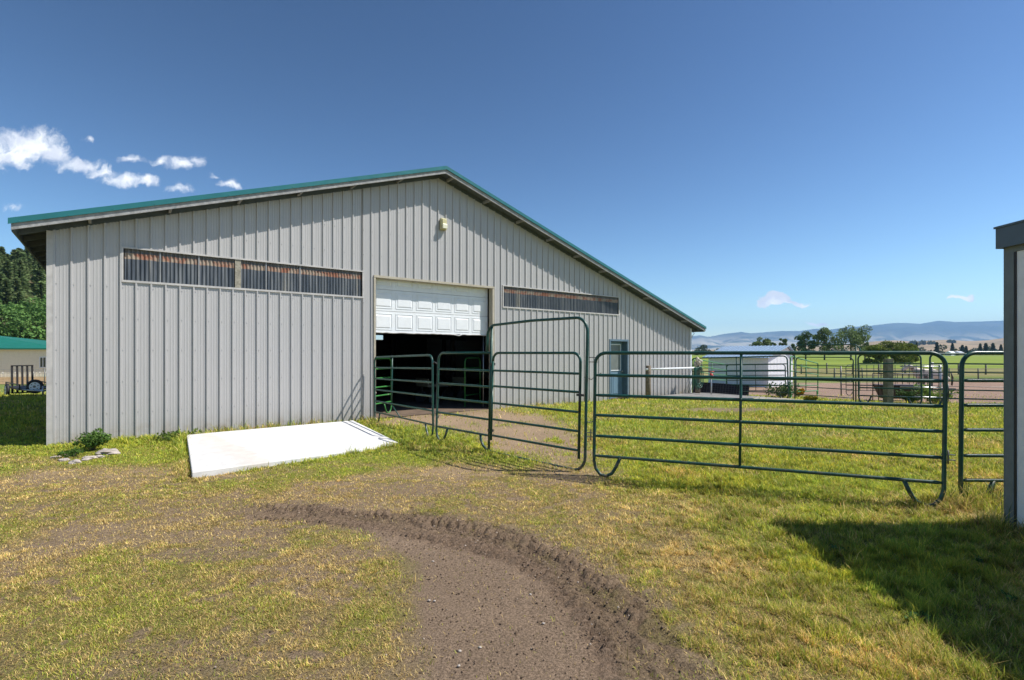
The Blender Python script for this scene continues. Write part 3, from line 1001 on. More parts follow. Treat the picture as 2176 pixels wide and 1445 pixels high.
for (sa, sb) in ((-EO, RIDGE), (RIDGE, WL + EO)):
    mb = MB()
    n = int(abs(sb - sa) / .3)
    lo = [(sa, -GO, rz2(sa, .125)), (sb, -GO, rz2(sb, .125)), (sb, BD + .4, rz2(sb, .125)), (sa, BD + .4, rz2(sa, .125))]
    hi = [(a, b, c + .02) for a, b, c in lo]
    mb.hexa(lo, hi)
    # standing ribs on the roof, down the slope
    t = -GO + .3
    while t < BD:
        mb.beam((sa, t, rz2(sa, .155)), (sb, t, rz2(sb, .155)), .03, .022); t += .3
    mb.build('roof', M['teal'], barn)
    # soffit sheet under the deck
    mb = MB()
    lo = [(sa + .01, -GO + .03, rz2(sa + .01, .105)), (sb, -GO + .03, rz2(sb, .105)), (sb, BD, rz2(sb, .105)), (sa + .01, BD, rz2(sa + .01, .105))]
    hi = [(a, b, c + .018) for a, b, c in lo]
    mb.hexa(lo, hi); mb.build('soffit', M['soffit'], barn)
    # barge board
    mb = MB()
    z0, z1 = .02, .118
    lo = [(sa, -GO - .012, rz2(sa, z0)), (sb, -GO - .012, rz2(sb, z0)), (sb, -GO + .026, rz2(sb, z0)), (sa, -GO + .026, rz2(sa, z0))]
    hi = [(sa, -GO - .012, rz2(sa, z1)), (sb, -GO - .012, rz2(sb, z1)), (sb, -GO + .026, rz2(sb, z1)), (sa, -GO + .026, rz2(sa, z1))]
    mb.hexa(lo, hi); mb.build('barge_board', M['board'], barn)
    # teal rake trim over it
    mb = MB()
    z0, z1 = .119, .212
    e0 = sa - (.035 if sa < 0 else 0); e1 = sb + (.035 if sb > WL else 0)
    lo = [(e0, -GO - .03, rz2(e0, z0)), (e1, -GO - .03, rz2(e1, z0)), (e1, -GO + .10, rz2(e1, z0 + .028)), (e0, -GO + .10, rz2(e0, z0 + .028))]
    hi = [(e0, -GO - .03, rz2(e0, z1)), (e1, -GO - .03, rz2(e1, z1)), (e1, -GO + .10, rz2(e1, z1)), (e0, -GO + .10, rz2(e0, z1))]
    mb.hexa(lo, hi)
    lo = [(e0, -GO - .043, rz2(e0, z0 - .004)), (e1, -GO - .043, rz2(e1, z0 - .004)), (e1, -GO - .0305, rz2(e1, z0 - .004)), (e0, -GO - .0305, rz2(e0, z0 - .004))]
    hi = [(a, b, c + .012) for a, b, c in lo]
    mb.hexa(lo, hi)
    s = sa + .1
    while s < sb:
        mb.ball((s, -GO - .034, rz2(s, .135)), .010, 6, 4); s += .6
    mb.build('rake_trim', M['teal'], barn)
    # purlins running into the barn, seen as blocks under the overhang
    s = (.55 if sa < 0 else RIDGE + .25)
    while s < sb - .05:
        m2 = MB(); m2.box(s - .02, -GO + .028, rz2(s, .022), s + .02, 2.0, rz2(s, .095)); m2.build('purlin', M['board'], barn)
        s += 1.18
# eave boards left and right with rafter ends
for (sa, sg) in ((-EO, 1), (WL + EO, -1)):
    mb = MB()
    mb.box(min(sa, sa + sg * .03), -GO + .03, rz2(sa, -.0), max(sa, sa + sg * .03), BD, rz2(sa, .103))
    mb.build('eave_board', M['soffit'], barn)
    t = .0
    i = 0
    while t < 14:
        m2 = MB()
        a = (sa + sg * .032, t + .03, rz2(sa, .055)); b = (0.0 if sa < 0 else WL, t + .03, rz2(0 if sa < 0 else WL, .055))
        m2.beam(a, b, .04, .085); m2.build('rafter_end', M['soffit'], barn); t += .62
# siding top trim strip against the soffit (fills the gap)
mb = MB()
for (sa, sb) in ((0, RIDGE), (RIDGE, WL)):
    lo = [(sa, .0, rz2(sa, -.01)), (sb, .0, rz2(sb, -.01)), (sb, .04, rz2(sb, -.01)), (sa, .04, rz2(sa, -.01))]
    hi = [(a, b, c + .113) for a, b, c in lo]
    mb.hexa(lo, hi)
mb.build('gable_beam', M['soffit'], barn)

# strip windows
def strip_window(sa, sb, label, posts, battens=()):
    mb = MB()
    vs = []; fs = []; n = int((sb - sa) / .0108)
    for i in range(n + 1):
        s = sa + .03 + (sb - sa - .06) * i / n
        h = .012 * math.sin((s - sa) * 2 * math.pi / .0665)
        vs += [(s, .012 - h, WZ0 + .01), (s, .012 - h, WZ1 - .01)]
    for i in range(n): fs.append((2 * i, 2 * i + 2, 2 * i + 3, 2 * i + 1))
    mb.add(vs, fs, True)
    pane = mb.build('window', M['panel'], barn)
    pane['label'] = label
    mb = MB()
    mb.box(sa - .02, -.030, WZ0 - .03, sb + .02, -.0, WZ0 + .008)
    mb.box(sa - .02, -.034, WZ1 - .008, sb + .02, -.0, WZ1 + .022)
    mb.box(sa - .02, -.030, WZ0 + .008, sa + .012, -.0, WZ1 - .008)
    mb.box(sb - .012, -.030, WZ0 + .008, sb + .02, -.0, WZ1 - .008)
    mb.build('window_frame', M['trim'], pane)
    for s in posts:
        mb = MB(); mb.box(s - .055, -.016, WZ0 + .009, s + .055, -.003, WZ1 - .009)
        mb.build('mullion', simple('weathered mullion', (.27, .25, .20), .8, var=.3, vscale=20), pane)
    for s in battens:
        mb = MB(); mb.box(s - .012, -.009, WZ0 + .009, s + .012, -.001, WZ1 - .009); mb.build('batten', M['batten'], pane)


strip_window(W1a, W1b, 'long corrugated strip window with two dark panes and a rusty top band', [s_of_x(505)], [s_of_x(340), s_of_x(422), s_of_x(565), s_of_x(637)])
strip_window(W2a, W2b, 'corrugated strip window right of the big door', [])

# ---- overhead door: sections in the upper part of the opening
gd = MB()
DT = .21      # set back behind the siding
z_bot = 2.11
zs = [z_bot, z_bot + .535, z_bot + 1.07, GDZ + .25]
for a, b in zip(zs[:-1], zs[1:]):
    gd.box(GDa + .016, DT, a + .004, GDb - .02, DT + .05, b - .004)
gdo = gd.build('overhead_door', M['white'], barn)
npn = 6
pw = (GDb - GDa - .04) / npn
mb = MB()
for zi in range(3):
    a = zs[zi]; h = .535
    for i in range(npn):
        mb = MB()
        s0 = GDa + .02 + i * pw + .045; s1 = GDa + .02 + (i + 1) * pw - .045
        z0 = a + .07; z1 = a + h - .06
        # raised moulding frame and bevelled centre panel
        for (i0, i1, o) in ((0, .02, .008),):
            mb.box(s0, DT - .008, z0, s1, DT + .001, z0 + .016)
            mb.box(s0, DT - .008, z1 - .016, s1, DT + .001, z1)
            mb.box(s0, DT - .008, z0 + .016, s0 + .016, DT + .001, z1 - .016)
            mb.box(s1 - .016, DT - .008, z0 + .016, s1, DT + .001, z1 - .016)
        q0, q1, w0, w1 = s0 + .035, s1 - .035, z0 + .035, z1 - .035
        mb.add([(q0, DT - .0005, w0), (q1, DT - .0005, w0), (q1, DT - .0005, w1), (q0, DT - .0005, w1),
                (q0 + .03, DT - .012, w0 + .03), (q1 - .03, DT - .012, w0 + .03), (q1 - .03, DT - .012, w1 - .03), (q0 + .03, DT - .012, w1 - .03)],
               [(4, 5, 6, 7), (0, 1, 5, 4), (1, 2, 6, 5), (2, 3, 7, 6), (3, 0, 4, 7)])
        mb.build('raised_panel', M['white'], gdo)
mb = MB()
n = 40
pts = []
for i in range(n + 1):
    s = GDa + .03 + (GDb - GDa - .06) * i / n
    pts.append((s, DT - .006, z_bot + random.uniform(-.010, .004) - (.025 if 27 < i < 30 else 0)))
mb.tube(pts, .018, 6); mb.build('bottom_seal', simple('grey seal', (.42, .42, .42), .6), gdo)
# door casing
mb = MB(); mb.box(GDa - .03, -.03, BASE, GDa + .014, .15, GDZ - .0); mb.build('door_jamb', M['trimtan'], barn)
mb = MB(); mb.box(GDb - .014, -.03, BASE, GDb + .05, .15, GDZ - .0); mb.build('door_jamb', M['trimtan'], barn)
mb = MB(); mb.box(GDa - .03, -.035, GDZ + .001, GDb + .05, .15, GDZ + .055); mb.build('door_head', M['trimtan'], barn)
mb = MB(); mb.tube([(GDb - .10, DT + .1, .02), (GDb - .10, DT + .1, z_bot)], .012, 6); mb.build('door_track', M['steel'], barn)

# ---- people door
md = MB(); REC = .20
md.box(MDa + .06, REC, .02, MDb - .06, REC + .045, MDZ - .07)
mdo = md.build('door', M['blue'], barn)
wa, wb2 = MDa + .155, MDb - .30
mb = MB(); mb.box(wa, REC - .012, 1.00, wb2 + .10, REC - .001, 1.88); dw = mb.build('door_window', M['blind'], mdo)
mb = MB()
for bxx in ((wa - .03, .97, wb2 + .13, 1.0), (wa - .03, 1.88, wb2 + .13, 1.915)):
    mb.box(bxx[0], REC - .02, bxx[1], bxx[2], REC - .0015, bxx[3])
mb.box(wa - .03, REC - .02, 1.0, wa, REC - .0015, 1.88); mb.box(wb2 + .10, REC - .02, 1.0, wb2 + .13, REC - .0015, 1.88)
mb.build('door_window_frame', M['white'], mdo)
mb = MB()
for (a, b) in ((wa, wa + .2), (wa + .27, wb2 + .1)):
    for (z0, z1) in ((.18, .80),):
        mb.box(a, REC - .01, z0, b, REC - .0012, z0 + .015); mb.box(a, REC - .01, z1, b, REC - .0012, z1 + .015)
        mb.box(a, REC - .01, z0 + .015, a + .015, REC - .0012, z1); mb.box(b - .015, REC - .01, z0 + .015, b, REC - .0012, z1)
mb.build('door_moulding', M['blue'], mdo)
mb = MB(); mb.ball((MDb - .12, REC - .05, .95), .03, 8, 6); mb.tube([(MDb - .12, REC - .05, .95), (MDb - .12, REC, .95)], .012, 6); mb.build('door_knob', M['steel'], mdo)
mb = MB(); mb.box(MDa - .012, -.028, BASE, MDa + .05, REC + .05, MDZ - .055); mb.build('door_jamb', M['bluedark'], barn)
mb = MB(); mb.box(MDb - .05, -.028, BASE, MDb + .012, REC + .05, MDZ - .055); mb.build('door_jamb', M['bluedark'], barn)
mb = MB(); mb.box(MDa - .012, -.03, MDZ - .054, MDb + .012, REC + .05, MDZ + .012); mb.build('door_head', M['bluedark'], barn)
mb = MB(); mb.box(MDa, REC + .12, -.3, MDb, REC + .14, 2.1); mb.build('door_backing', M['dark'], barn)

# wall lamp
ls = s_of_x(939)
mb = MB(); mb.box(ls - .085, -.11, 4.84, ls + .085, -.02, 5.14); mb.box(ls - .06, -.13, 5.00, ls + .06, -.111, 5.12)
lamp = mb.build('wall_light', M['lampbody'], barn, bevel=.008)
mb = MB(); mb.box(ls - .07, -.17, 4.86, ls + .07, -.111, 4.985); mb.build('lens', M['lamplens'], lamp, bevel=.01)
# cable at right eave
mb = MB(); mb.tube([(WL + .05, -.05, 2.5), (WL + .12, -.08, 2.38), (WL + .05, -.05, 2.30), (WL + .03, -.02, 2.2)], .01, 5); mb.build('cable', M['black'], barn)

# ------------------------------------------------------------------ concrete slab
sang = math.atan2(SLABC[1][1] - SLABC[0][1], SLABC[1][0] - SLABC[0][0])
o3 = np.array(SLABC[3]); ex = np.array([math.cos(sang), math.sin(sang)]); ey = np.array([-math.sin(sang), math.cos(sang)])
def loc2(p):
    dlt = np.array(p) - o3; return (float(dlt @ ex), float(dlt @ ey))
L4 = [loc2(SLABC[3]), loc2(SLABC[2]), loc2(SLABC[1]), loc2(SLABC[0])]
hz4 = [.085, .02, .065, .085]
mb = MB()
mb.hexa([(a, b, -.25) for a, b in L4], [(a, b, h) for (a, b), h in zip(L4, hz4)])
slab = mb.build('concrete_slab', M['slab'], None, bevel=.012)
slab.location = (o3[0], o3[1], 0); slab.rotation_euler = (0, 0, sang)
tag(slab, 'bright white concrete slab lying in the grass against the barn wall', 'concrete slab')

# ------------------------------------------------------------------ livestock panels
RAILS = [1.31, 1.05, .79, .52, .26]


def arc(cx, cz, r, a0, a1, n=6):
    return [(cx + r * math.cos(R(a0 + (a1 - a0) * i / n)), cz + r * math.sin(R(a0 + (a1 - a0) * i / n))) for i in range(n + 1)]


def foot_pts(x, d, zb=.26, drop=0.0):
    """from the bottom rail down round to the upright at x; d=+1 when the panel lies to the right"""
    p = [(x + d * .34, zb), (x + d * .29, .14), (x + d * .235, .045), (x + d * .16, .005), (x + d * .085, .02), (x + d * .025, .09), (x, .19)]
    return [(a, b - drop) for a, b in p]


def lean_fn(l):
    return lambda x, z: (x + l * z, 0, z)


def panel(name, label, p0, p1, z0, z1, mat, r=.021, H=1.6, rails=RAILS, braces=(.5,), lean=0.0, group=None, cat='livestock panel', low=False, feet=(1, 1), seg=8):
    dx, dy = p1[0] - p0[0], p1[1] - p0[1]; L = math.hypot(dx, dy)
    t = thing(name, label, cat, (p0[0], p0[1], z0), math.atan2(dy, dx), group)
    t.rotation_euler = (0, -math.atan2(z1 - z0, L), math.atan2(dy, dx))
    f = lean_fn(lean)
    c = .14
    path = []
    if feet[0]: path += foot_pts(0, 1)
    else: path += [(0, 0)]
    path += arc(c, H - c, c, 180, 90)
    path += arc(L - c, H - c, c, 90, 0)
    if feet[1]: path += foot_pts(L, -1)[::-1]
    else: path += [(L, 0)]
    mb = MB(); mb.tube([f(a, b) for a, b in path], r, seg); mb.build('frame', mat, t)
    for z in rails:
        mb = MB(); mb.tube([f(.004, z), f(.06, z), f(L - .06, z), f(L - .004, z)], [r * .55, r * .9, r * .9, r * .55], seg); mb.build('rail', mat, t)
    for b in braces:
        mb = MB(); mb.tube([f(L * b, rails[-1]), f(L * b, H)], r * .72, seg)
        for z in rails[:-1]:
            mb.ball(f(L * b, z), r * 1.12, 6, 5)
        mb.build('brace', mat, t)
    return t


def pin(parent, x, z, mat=None, y=0.0):
    """drop-pin connector lug"""
    mb = MB()
    mb.box(x - .06, -.012 + y, z - .004, x + .06, .012 + y, z + .004)
    mb.box(x - .06, -.012 + y, z + .05, x + .06, .012 + y, z + .058)
    mb.tube([(x, y, z - .04), (x, y, z + .10)], .008, 6)
    return mb.build('connector_pin', mat or M['chain'], parent)


def chain(parent, pts, n, r=.010):
    mb = MB(); pts = [Vector(p) for p in pts]
    for i in range(n):
        t = i / (n - 1) * (len(pts) - 1); k = min(int(t), len(pts) - 2); q = pts[k].lerp(pts[k + 1], t - k)
        d = (pts[k + 1] - pts[k]).normalized(); up = Vector((0, 1, 0)) if i % 2 else Vector((0, 0, 1))
        if abs(d.dot(up)) > .9: up = Vector((1, 0, 0))
        sd_ = d.cross(up).normalized()
        ring = [q + d * (.018 * math.cos(a)) + sd_ * (.010 * math.sin(a)) for a in [2 * math.pi * j / 8 for j in range(8)]]
        mb.tube(ring, .0035, 4, closed=True)
    return mb.build('chain', M['chain'], parent)


pA0, pA1 = (1.07, 6.68), (4.45, 5.27)
panA = panel('livestock_panel', 'longest and nearest dark green tube panel, spanning the lawn right of the tall gate frame', pA0, pA1, .0, .0, M['green'], r=.0215, lean=.012, braces=(.475,))
pin(panA, 3.70, .50); pin(panA, 3.70, 1.18)
pin(panA, -.04, .50)
pD0 = (4.72, 5.38)
panD = panel('livestock_panel', 'dark green tube panel cut off by the white shed corner at the right edge', pD0, (8.3, 5.30), .0, .0, M['green'], r=.0215, lean=.01)
pC0, pC1 = (-3.26, 12.16), (-1.47, 9.52)
panC = panel('livestock_panel', 'dark green tube panel crossing the barn doorway, ending against the door jamb', pC0, pC1, -.06, .0, M['green'], r=.020, H=1.56, braces=(), lean=.0)
mb = MB(); Lc = math.hypot(pC1[0] - pC0[0], pC1[1] - pC0[1])
mb.tube([(Lc * .36, 0, 1.56), (Lc * .345, 0, .50)], .016, 8); mb.tube([(Lc * .345, 0, .50), (Lc * .49, 0, .27)], .013, 8); mb.build('brace', M['green'], panC)

# panel with walk-through bow gate
q0, q1 = np.array([-1.39, 9.36]), np.array([.98, 6.87])
Lb = float(np.hypot(*(q1 - q0)))
tb = thing('bow_gate_panel', 'dark green panel with tall arched walk-through frame standing taller than every other panel', 'gate panel', (q0[0], q0[1], 0), math.atan2(q1[1] - q0[1], q1[0] - q0[0]))
lf = lambda x, z: (x + (.05 - .008 * x) * z, 0, z)
ga = 1.36            # where the bow rises
HB = 2.08
RG = .021
path = foot_pts(0, 1) + arc(.14, 1.6 - .14, .14, 180, 90) + [(ga + .1, 1.6)]
mb = MB(); mb.tube([lf(a, b) for a, b in path], RG, 10); mb.build('frame', M['green'], tb)
path = [(ga, 1.6)] + [(ga, 1.78)] + arc(ga + .19, HB - .19 - .03, .19, 180, 100, 7) + [(ga + 1.0, HB)] + arc(Lb - .20, HB - .20, .20, 90, 0, 8) + [(Lb, .25)] + arc(Lb - .20, .20, .20, 0, -90, 7) + [(ga + .5, .0), (ga + .16, .01)] + [(ga + .05, .03), (ga - .04, .08), (ga - .10, .17), (ga - .11, .26)]
mb = MB(); mb.tube([lf(a, b) for a, b in path], RG, 10); mb.build('bow_frame', M['green'], tb)
mb = MB(); mb.tube([lf(ga + .11, HB - .045), lf(ga + .11, .01)], RG, 10); mb.build('hinge_post', M['green'], tb)
for z in RAILS:
    mb = MB(); mb.tube([lf(.004, z), lf(.06, z), lf(ga + .05, z), lf(ga + .10, z)], [RG * .55, RG * .9, RG * .9, RG * .55], 10); mb.build('rail', M['green'], tb)
g0, g1 = ga + .19, Lb - .085
gpath = [(g0, .20), (g0, 1.6 - .13)] + arc(g0 + .13, 1.6 - .13, .13, 180, 90) + arc(g1 - .13, 1.6 - .13, .13, 90, 0) + [(g1, .17)]
ofs = -.03
gt = MB(); gt.tube([(lambda p: (p[0], ofs, p[2]))(lf(a, b)) for a, b in gpath], RG * .95, 10)
gate = gt.build('gate', M['green'], tb)
for z in [1.32, 1.07, .80, .54, .28]:
    mb = MB(); mb.tube([(lambda p: (p[0], ofs, p[2]))(lf(a, z)) for a in (g0, g0 + .05, g1 - .05, g1)], [RG * .5, RG * .85, RG * .85, RG * .5], 10); mb.build('gate_rail', M['green'], gate)
for z in (.35, 1.42):
    mb = MB(); a = lf(ga + .15, z); mb.box(a[0] - .045, -.035, z - .02, a[0] + .045, .02, z + .02)
    mb.build('hinge', M['black'], gate)
mb = MB(); a = lf(g1, 1.05); mb.tube([(a[0] + .02, ofs - .03, 1.13), (a[0] + .015, ofs - .03, .80)], .011, 6); mb.box(a[0] - .03, ofs - .04, 1.02, a[0] + .09, ofs - .02, 1.05); mb.build('latch', M['black'], gate)
chain(tb, [lf(Lb - .02, 1.27), (Lb + .10, .02, 1.25), (Lb + .22, .05, 1.33)], 9)
chain(tb, [lf(Lb, .68), (Lb + .09, .02, .67), (Lb + .20, .03, .78)], 8)
mb = MB(); mb.tube([(Lb + .07, 0, 1.54), (Lb + .20, .02, 1.54)], .006, 6); mb.tube([(Lb + .07, 0, 1.48), (Lb + .20, .02, 1.48)], .006, 6); mb.build('link_bar', M['chain'], tb)
mb = MB(); mb.tube([(-.09, 0, 1.40), (-.03, -.02, 1.44), (0.03, 0, 1.40)], .012, 6); mb.build('clamp', M['black'], tb)
chain(tb, [(-.07, .02, .52), (-.09, .02, .40), (-.10, .03, .25)], 9)
mb = MB(); mb.tube([(.02, -.02, .5), (.05, -.03, .44), (.09, -.02, .42), (.12, -.02, .47)], .009, 6); mb.build('hook', M['chain'], tb)

# lime green panels inside the doorway
panL = panel('livestock_panel', 'bright lime green panel just inside the left door jamb, rope tied on it', bw(5.93, .45), bw(6.75, 1.0), .0, .0, M['lime'], r=.021, H=1.46, rails=[1.19, .95, .72, .5, .3], braces=(), feet=(0, 1))
mb = MB()
for k in range(4):
    mb.tube([(.05, -.03, .8 - .02 * k), (.14 + .02 * k, -.05, .6), (.06, -.04, .42), (.18, -.05, .3 + .03 * k), (.05, -.03, .25)], .008, 5)
rope1 = mb.build('rope', M['rope']); rope1.location = panL.location; rope1.rotation_euler = panL.rotation_euler
tag(rope1, 'pale rope knotted low on the lime green panel in the doorway', 'rope')
panL2 = panel('livestock_panel', 'lime green panel end standing just inside the right side of the doorway', bw(9.02, .9), bw(9.8, 1.25), .0, .0, M['lime'], r=.02, H=1.45, rails=[1.15, .62, .35], braces=(), feet=(0, 0))
# trailer-like shape and a dresser in the dim interior
ct = thing('farm_cart', 'dim flat cart standing in the dark behind the doorway', 'cart', (*bw(9.2, 2.6), 0), BZ)
mb = MB(); mb.box(-.7, -.4, .55, .7, .4, .62); mb.box(-.7, -.4, .62, -.66, .4, .8); mb.box(.66, -.4, .62, .7, .4, .8); mb.build('bed', M['woodgrey'], ct)
for (a, b) in ((-.5, -.45), (.5, -.45), (-.5, .45), (.5, .45)):
    mb = MB(); mb.tube([(a, b - .03, .2), (a, b + .03, .2)], .2, 14); mb.build('wheel', M['rubber'], ct)
    mb = MB(); mb.box(a - .03, b * .8 - .02, .2, a + .03, b * .8 + .02, .55); mb.build('leg', M['black'], ct)

# back pen panels (small in the picture)
def gz1(x, y): return float(ground_z(np.array([x]), np.array([y]))[0])


def backpanel(label, p0, p1, H=1.55, mat=None, braces=(.5,), r=.025, group=None, rails=RAILS):
    return panel('livestock_panel', label, p0, p1, gz1(*p0), gz1(*p1), mat or M['green'], r=r, H=H, braces=braces, seg=6, group=group, rails=[q * H / 1.6 for q in rails])


E0, E1 = (7.33, 20.7), (9.80, 18.1)
backpanel('green pen panel in front of the white shed, next to the barn corner', E0, E1)
backpanel('lighter green pen panel running away from the barn corner behind the black mat', (7.42, 20.9), (10.9, 26.0), mat=M['lime'])
backpanel('green pen panel along the back, close to the wall of the white shed', (10.95, 26.0), (13.4, 25.0))
backpanel('green pen panel running away behind the orange flowers', (9.95, 18.3), (14.6, 24.4), mat=M['lime'])
# second bow gate
r0 = np.array([9.93, 17.95]); r1 = np.array([11.0, 16.35]); r2 = np.array([12.15, 15.15])
Lr = float(np.hypot(*(r1 - r0)))
t2 = thing('bow_gate_panel', 'distant green arched gate frame beside the tall wooden post by the dirt corral', 'gate panel', (r0[0], r0[1], gz1(*r0)), math.atan2(r1[1] - r0[1], r1[0] - r0[0]))
HB2 = 1.92
path = [(0, 0), (0, HB2 - .2)] + arc(.2, HB2 - .2, .2, 180, 90) + arc(Lr + .12 - .2, HB2 - .2, .2, 90, 0) + [(Lr + .12, 1.55)]
mb = MB(); mb.tube([(a, 0, b) for a, b in path], .02, 6); mb.build('bow_frame', M['green'], t2)
mb = MB(); mb.tube([(Lr, 0, 0), (Lr, 0, HB2)], .02, 6); mb.build('hinge_post', M['green'], t2)
gp = [(.06, .12), (.06, 1.5 - .13)] + arc(.19, 1.5 - .13, .13, 180, 90) + arc(Lr - .06 - .13, 1.5 - .13, .13, 90, 0) + [(Lr - .06, .12)]
gt2 = MB(); gt2.tube([(a, -.03, b) for a, b in gp], .018, 6); g2 = gt2.build('gate', M['green'], t2)
for z in (1.22, .97, .72, .47, .2):
    mb = MB(); mb.tube([(.06, -.03, z), (Lr - .06, -.03, z)], .016, 6); mb.build('gate_rail', M['green'], g2)
backpanel('green pen panel with its left end at the arched gate, tall wooden post behind it', tuple(r1 + np.array([.06, -.06])), tuple(r2), braces=())
backpanel('green pen panel behind the gap between the two near lawn panels', (12.3, 15.05), (15.6, 14.3), braces=())
# far corral panels
backpanel('far green corral panel with a row of thin upright bars behind the horse', (17.0, 26.0), (21.4, 25.2), braces=tuple(i / 14 for i in range(1, 14)), r=.018)

# wooden post and other yard things
mb = MB(); X0, Y0 = 11.85, 16.1
mb.hexa([(-.105, -.10, -.2), (.105, -.10, -.2), (.105, .1, -.2), (-.105, .1, -.2)], [(-.10, -.095, 1.42), (.10, -.095, 1.42), (.10, .095, 1.40), (-.10, .095, 1.40)])
wp = mb.build('wooden_post', M['woodgrey'], None, bevel=.012); wp.location = (X0, Y0, 0)
tag(wp, 'thick square wooden post standing at the corral behind the green panel', 'post')
wr = thing('rail_rack', 'galvanised three rail rack between the thick wooden post and the horse', 'rack', (12.15, 16.0, -.02), R(-25))
for z in (1.2, .56, .26):
    mb = MB(); mb.tube([(0, 0, z), (1.05, 0, z)], .022, 6); mb.build('rail', M['steel'], wr)
for x in (1.0,):
    mb = MB(); mb.tube([(x, 0, 0), (x, 0, 1.25)], .025, 6); mb.build('post', M['steel'], wr)
tr = thing('feed_trough', 'dark maroon feed trough on thin legs beside the wooden post', 'trough', (13.05, 17.2, -.05), R(-12))
mb = MB(); mb.hexa([(-.55, -.18, .12), (.55, -.18, .12), (.55, .18, .12), (-.55, .18, .12)], [(-.72, -.26, .58), (.72, -.26, .58), (.72, .26, .58), (-.72, .26, .58)]); mb.build('tub', M['trough'], tr, bevel=.02)
mb = MB()
for a in (-.72, .72): mb.tube([(a, -.2, 0), (a, -.2, .95)], .015, 5); mb.tube([(a, .2, 0), (a, .2, .95)], .015, 5)
mb.tube([(-.72, -.2, .95), (.72, -.2, .95)], .015, 5); mb.tube([(-.72, .2, .95), (.72, .2, .95)], .015, 5)
for i in range(9): mb.tube([(-.64 + i * .16, -.2, .95), (-.56 + i * .16, 0, .62)], .008, 4)
mb.build('stand', M['black'], tr)

# hitching rail with hose at the barn corner
hr = thing('hitching_rail', 'pale horizontal pipe on two stubby wooden posts by the barn wall', 'hitching rail', (*bw(15.62, -.62), 0), BZ)
for (x, h) in ((0, 1.16), (3.05, 1.12)):
    mb = MB(); mb.tube([(x, 0, -.3), (x, 0, h * .5), (x + .01, 0, h - .015), (x + .01, 0, h)], [.095, .09, .088, .075], 12); mb.build('post', M['wood'], hr)
mb = MB(); mb.tube([(-.16, -.02, 1.03), (3.1, -.02, 1.03)], .036, 10); mb.build('pipe', M['white'], hr)
hs_ = thing('garden_hose', 'green hose hanging in loops over the right end of the pale rail', 'hose', (*bw(15.62 + 2.80, -.66), 0), BZ)
mb = MB()
for k in range(9):
    w = .10 + .022 * k; dp = .65 + .05 * (k % 5)
    cxk = -.03 + .03 * k
    mb.tube([(cxk + math.sin(a) * w + .02 * math.sin(3 * a), -.03 - .02 * (k % 3) + .10 * math.cos(a) * 0, 1.06 - dp / 2 + math.cos(a) * dp / 2) for a in [2 * math.pi * i / 18 for i in range(18)]], .013, 6, closed=True)
mb.build('hose_coil', M['hose'], hs_)
mb = MB()
for k in range(16):
    mb.ball((.22 + random.uniform(-.11, .11), -.0 + random.uniform(-.1, .1), 1.28 + random.uniform(-.17, .14)), random.uniform(.04, .09), 7, 5, .35)
bn = mb.build('rag', simple('crumpled beige cloth', (.52, .47, .37), .9, var=.2, vscale=12, bump=.6), None)
bn.location = hs_.location; bn.rotation_euler = hs_.rotation_euler
tag(bn, 'crumpled beige cloth bundle on the post at the hose', 'cloth')
# matting and pad
pad = MB()
pc = [bw(16.2, -1.9), (9.9, 16.9), (10.3, 17.75), bw(WL + .2, -.1), bw(16.2, -.1)]
def slab_poly(poly, z0, z1):
    n = len(poly)
    vs = [(a, b, z0) for a, b in poly] + [(a, b, z1) for a, b in poly]
    fs = [tuple(range(n, 2 * n)), tuple(range(n - 1, -1, -1))] + [(i, (i + 1) % n, n + (i + 1) % n, n + i) for i in range(n)]
    return vs, fs
pp = [bw(15.9, -1.35), (9.75, 16.6), (10.1, 17.15), bw(WL + .3, -.25), bw(15.9, -.25)]
vs, fs = slab_poly(pp, -.4, -.0 + .02)
pad.add(vs, fs); po = pad.build('concrete_pad', simple('old concrete pad', (.42, .38, .33), .9, var=.15, vscale=3, bump=.3)); tag(po, kind='structure')
pad = MB(); pp = [bw(16.1, -1.2), (8.3, 17.6), (8.75, 18.25), bw(WL + .1, -.4), bw(16.1, -.4)]
vs, fs = slab_poly(pp, .024, .05)
pad.add(vs, fs); po = pad.build('rubber_flooring', M['padgrey']); tag(po, 'grey flat rubber matting laid over the concrete pad by the hitching rail', 'mat')
# black mat leaning on the pen
mt = thing('stall_mat', 'black rubber grid mat leaning against the pen panel by the barn corner', 'mat', (7.5, 19.9, -.14), math.atan2(-2.6, 2.47) + R(12))
mt.rotation_euler = (R(-22), R(2), math.atan2(-2.6, 2.47) + R(14))
mb = MB(); mb.box(-.45, -.01, .0, 1.55, .012, .62); mb.build('sheet', M['rubber'], mt)
mb = MB()
for i in range(21): mb.box(-.45 + i * .098, -.035, .0, -.435 + i * .098, -.0105, .62)
for i in range(8): mb.box(-.45, -.033, .0 + i * .086, 1.55, -.0107, .012 + i * .086)
mb.build('grid', simple('worn rubber grid', (.05, .045, .05), .5), mt)
# water hydrant
hy = thing('yard_hydrant', 'slim water hydrant with red handle in front of the black mat', 'hydrant', (7.45, 19.1, -.1))
mb = MB(); mb.tube([(0, 0, 0), (0, 0, .8)], .026, 8); mb.build('pipe', M['steel'], hy)
mb = MB(); mb.tube([(0, 0, .78), (0, 0, .93)], .06, 8); mb.tube([(0, 0, .88), (.17, 0, .78)], .03, 6); mb.tube([(0, 0, .92), (-.08, 0, 1.0), (.1, 0, 1.0)], .022, 6); mb.build('handle', M['red'], hy)

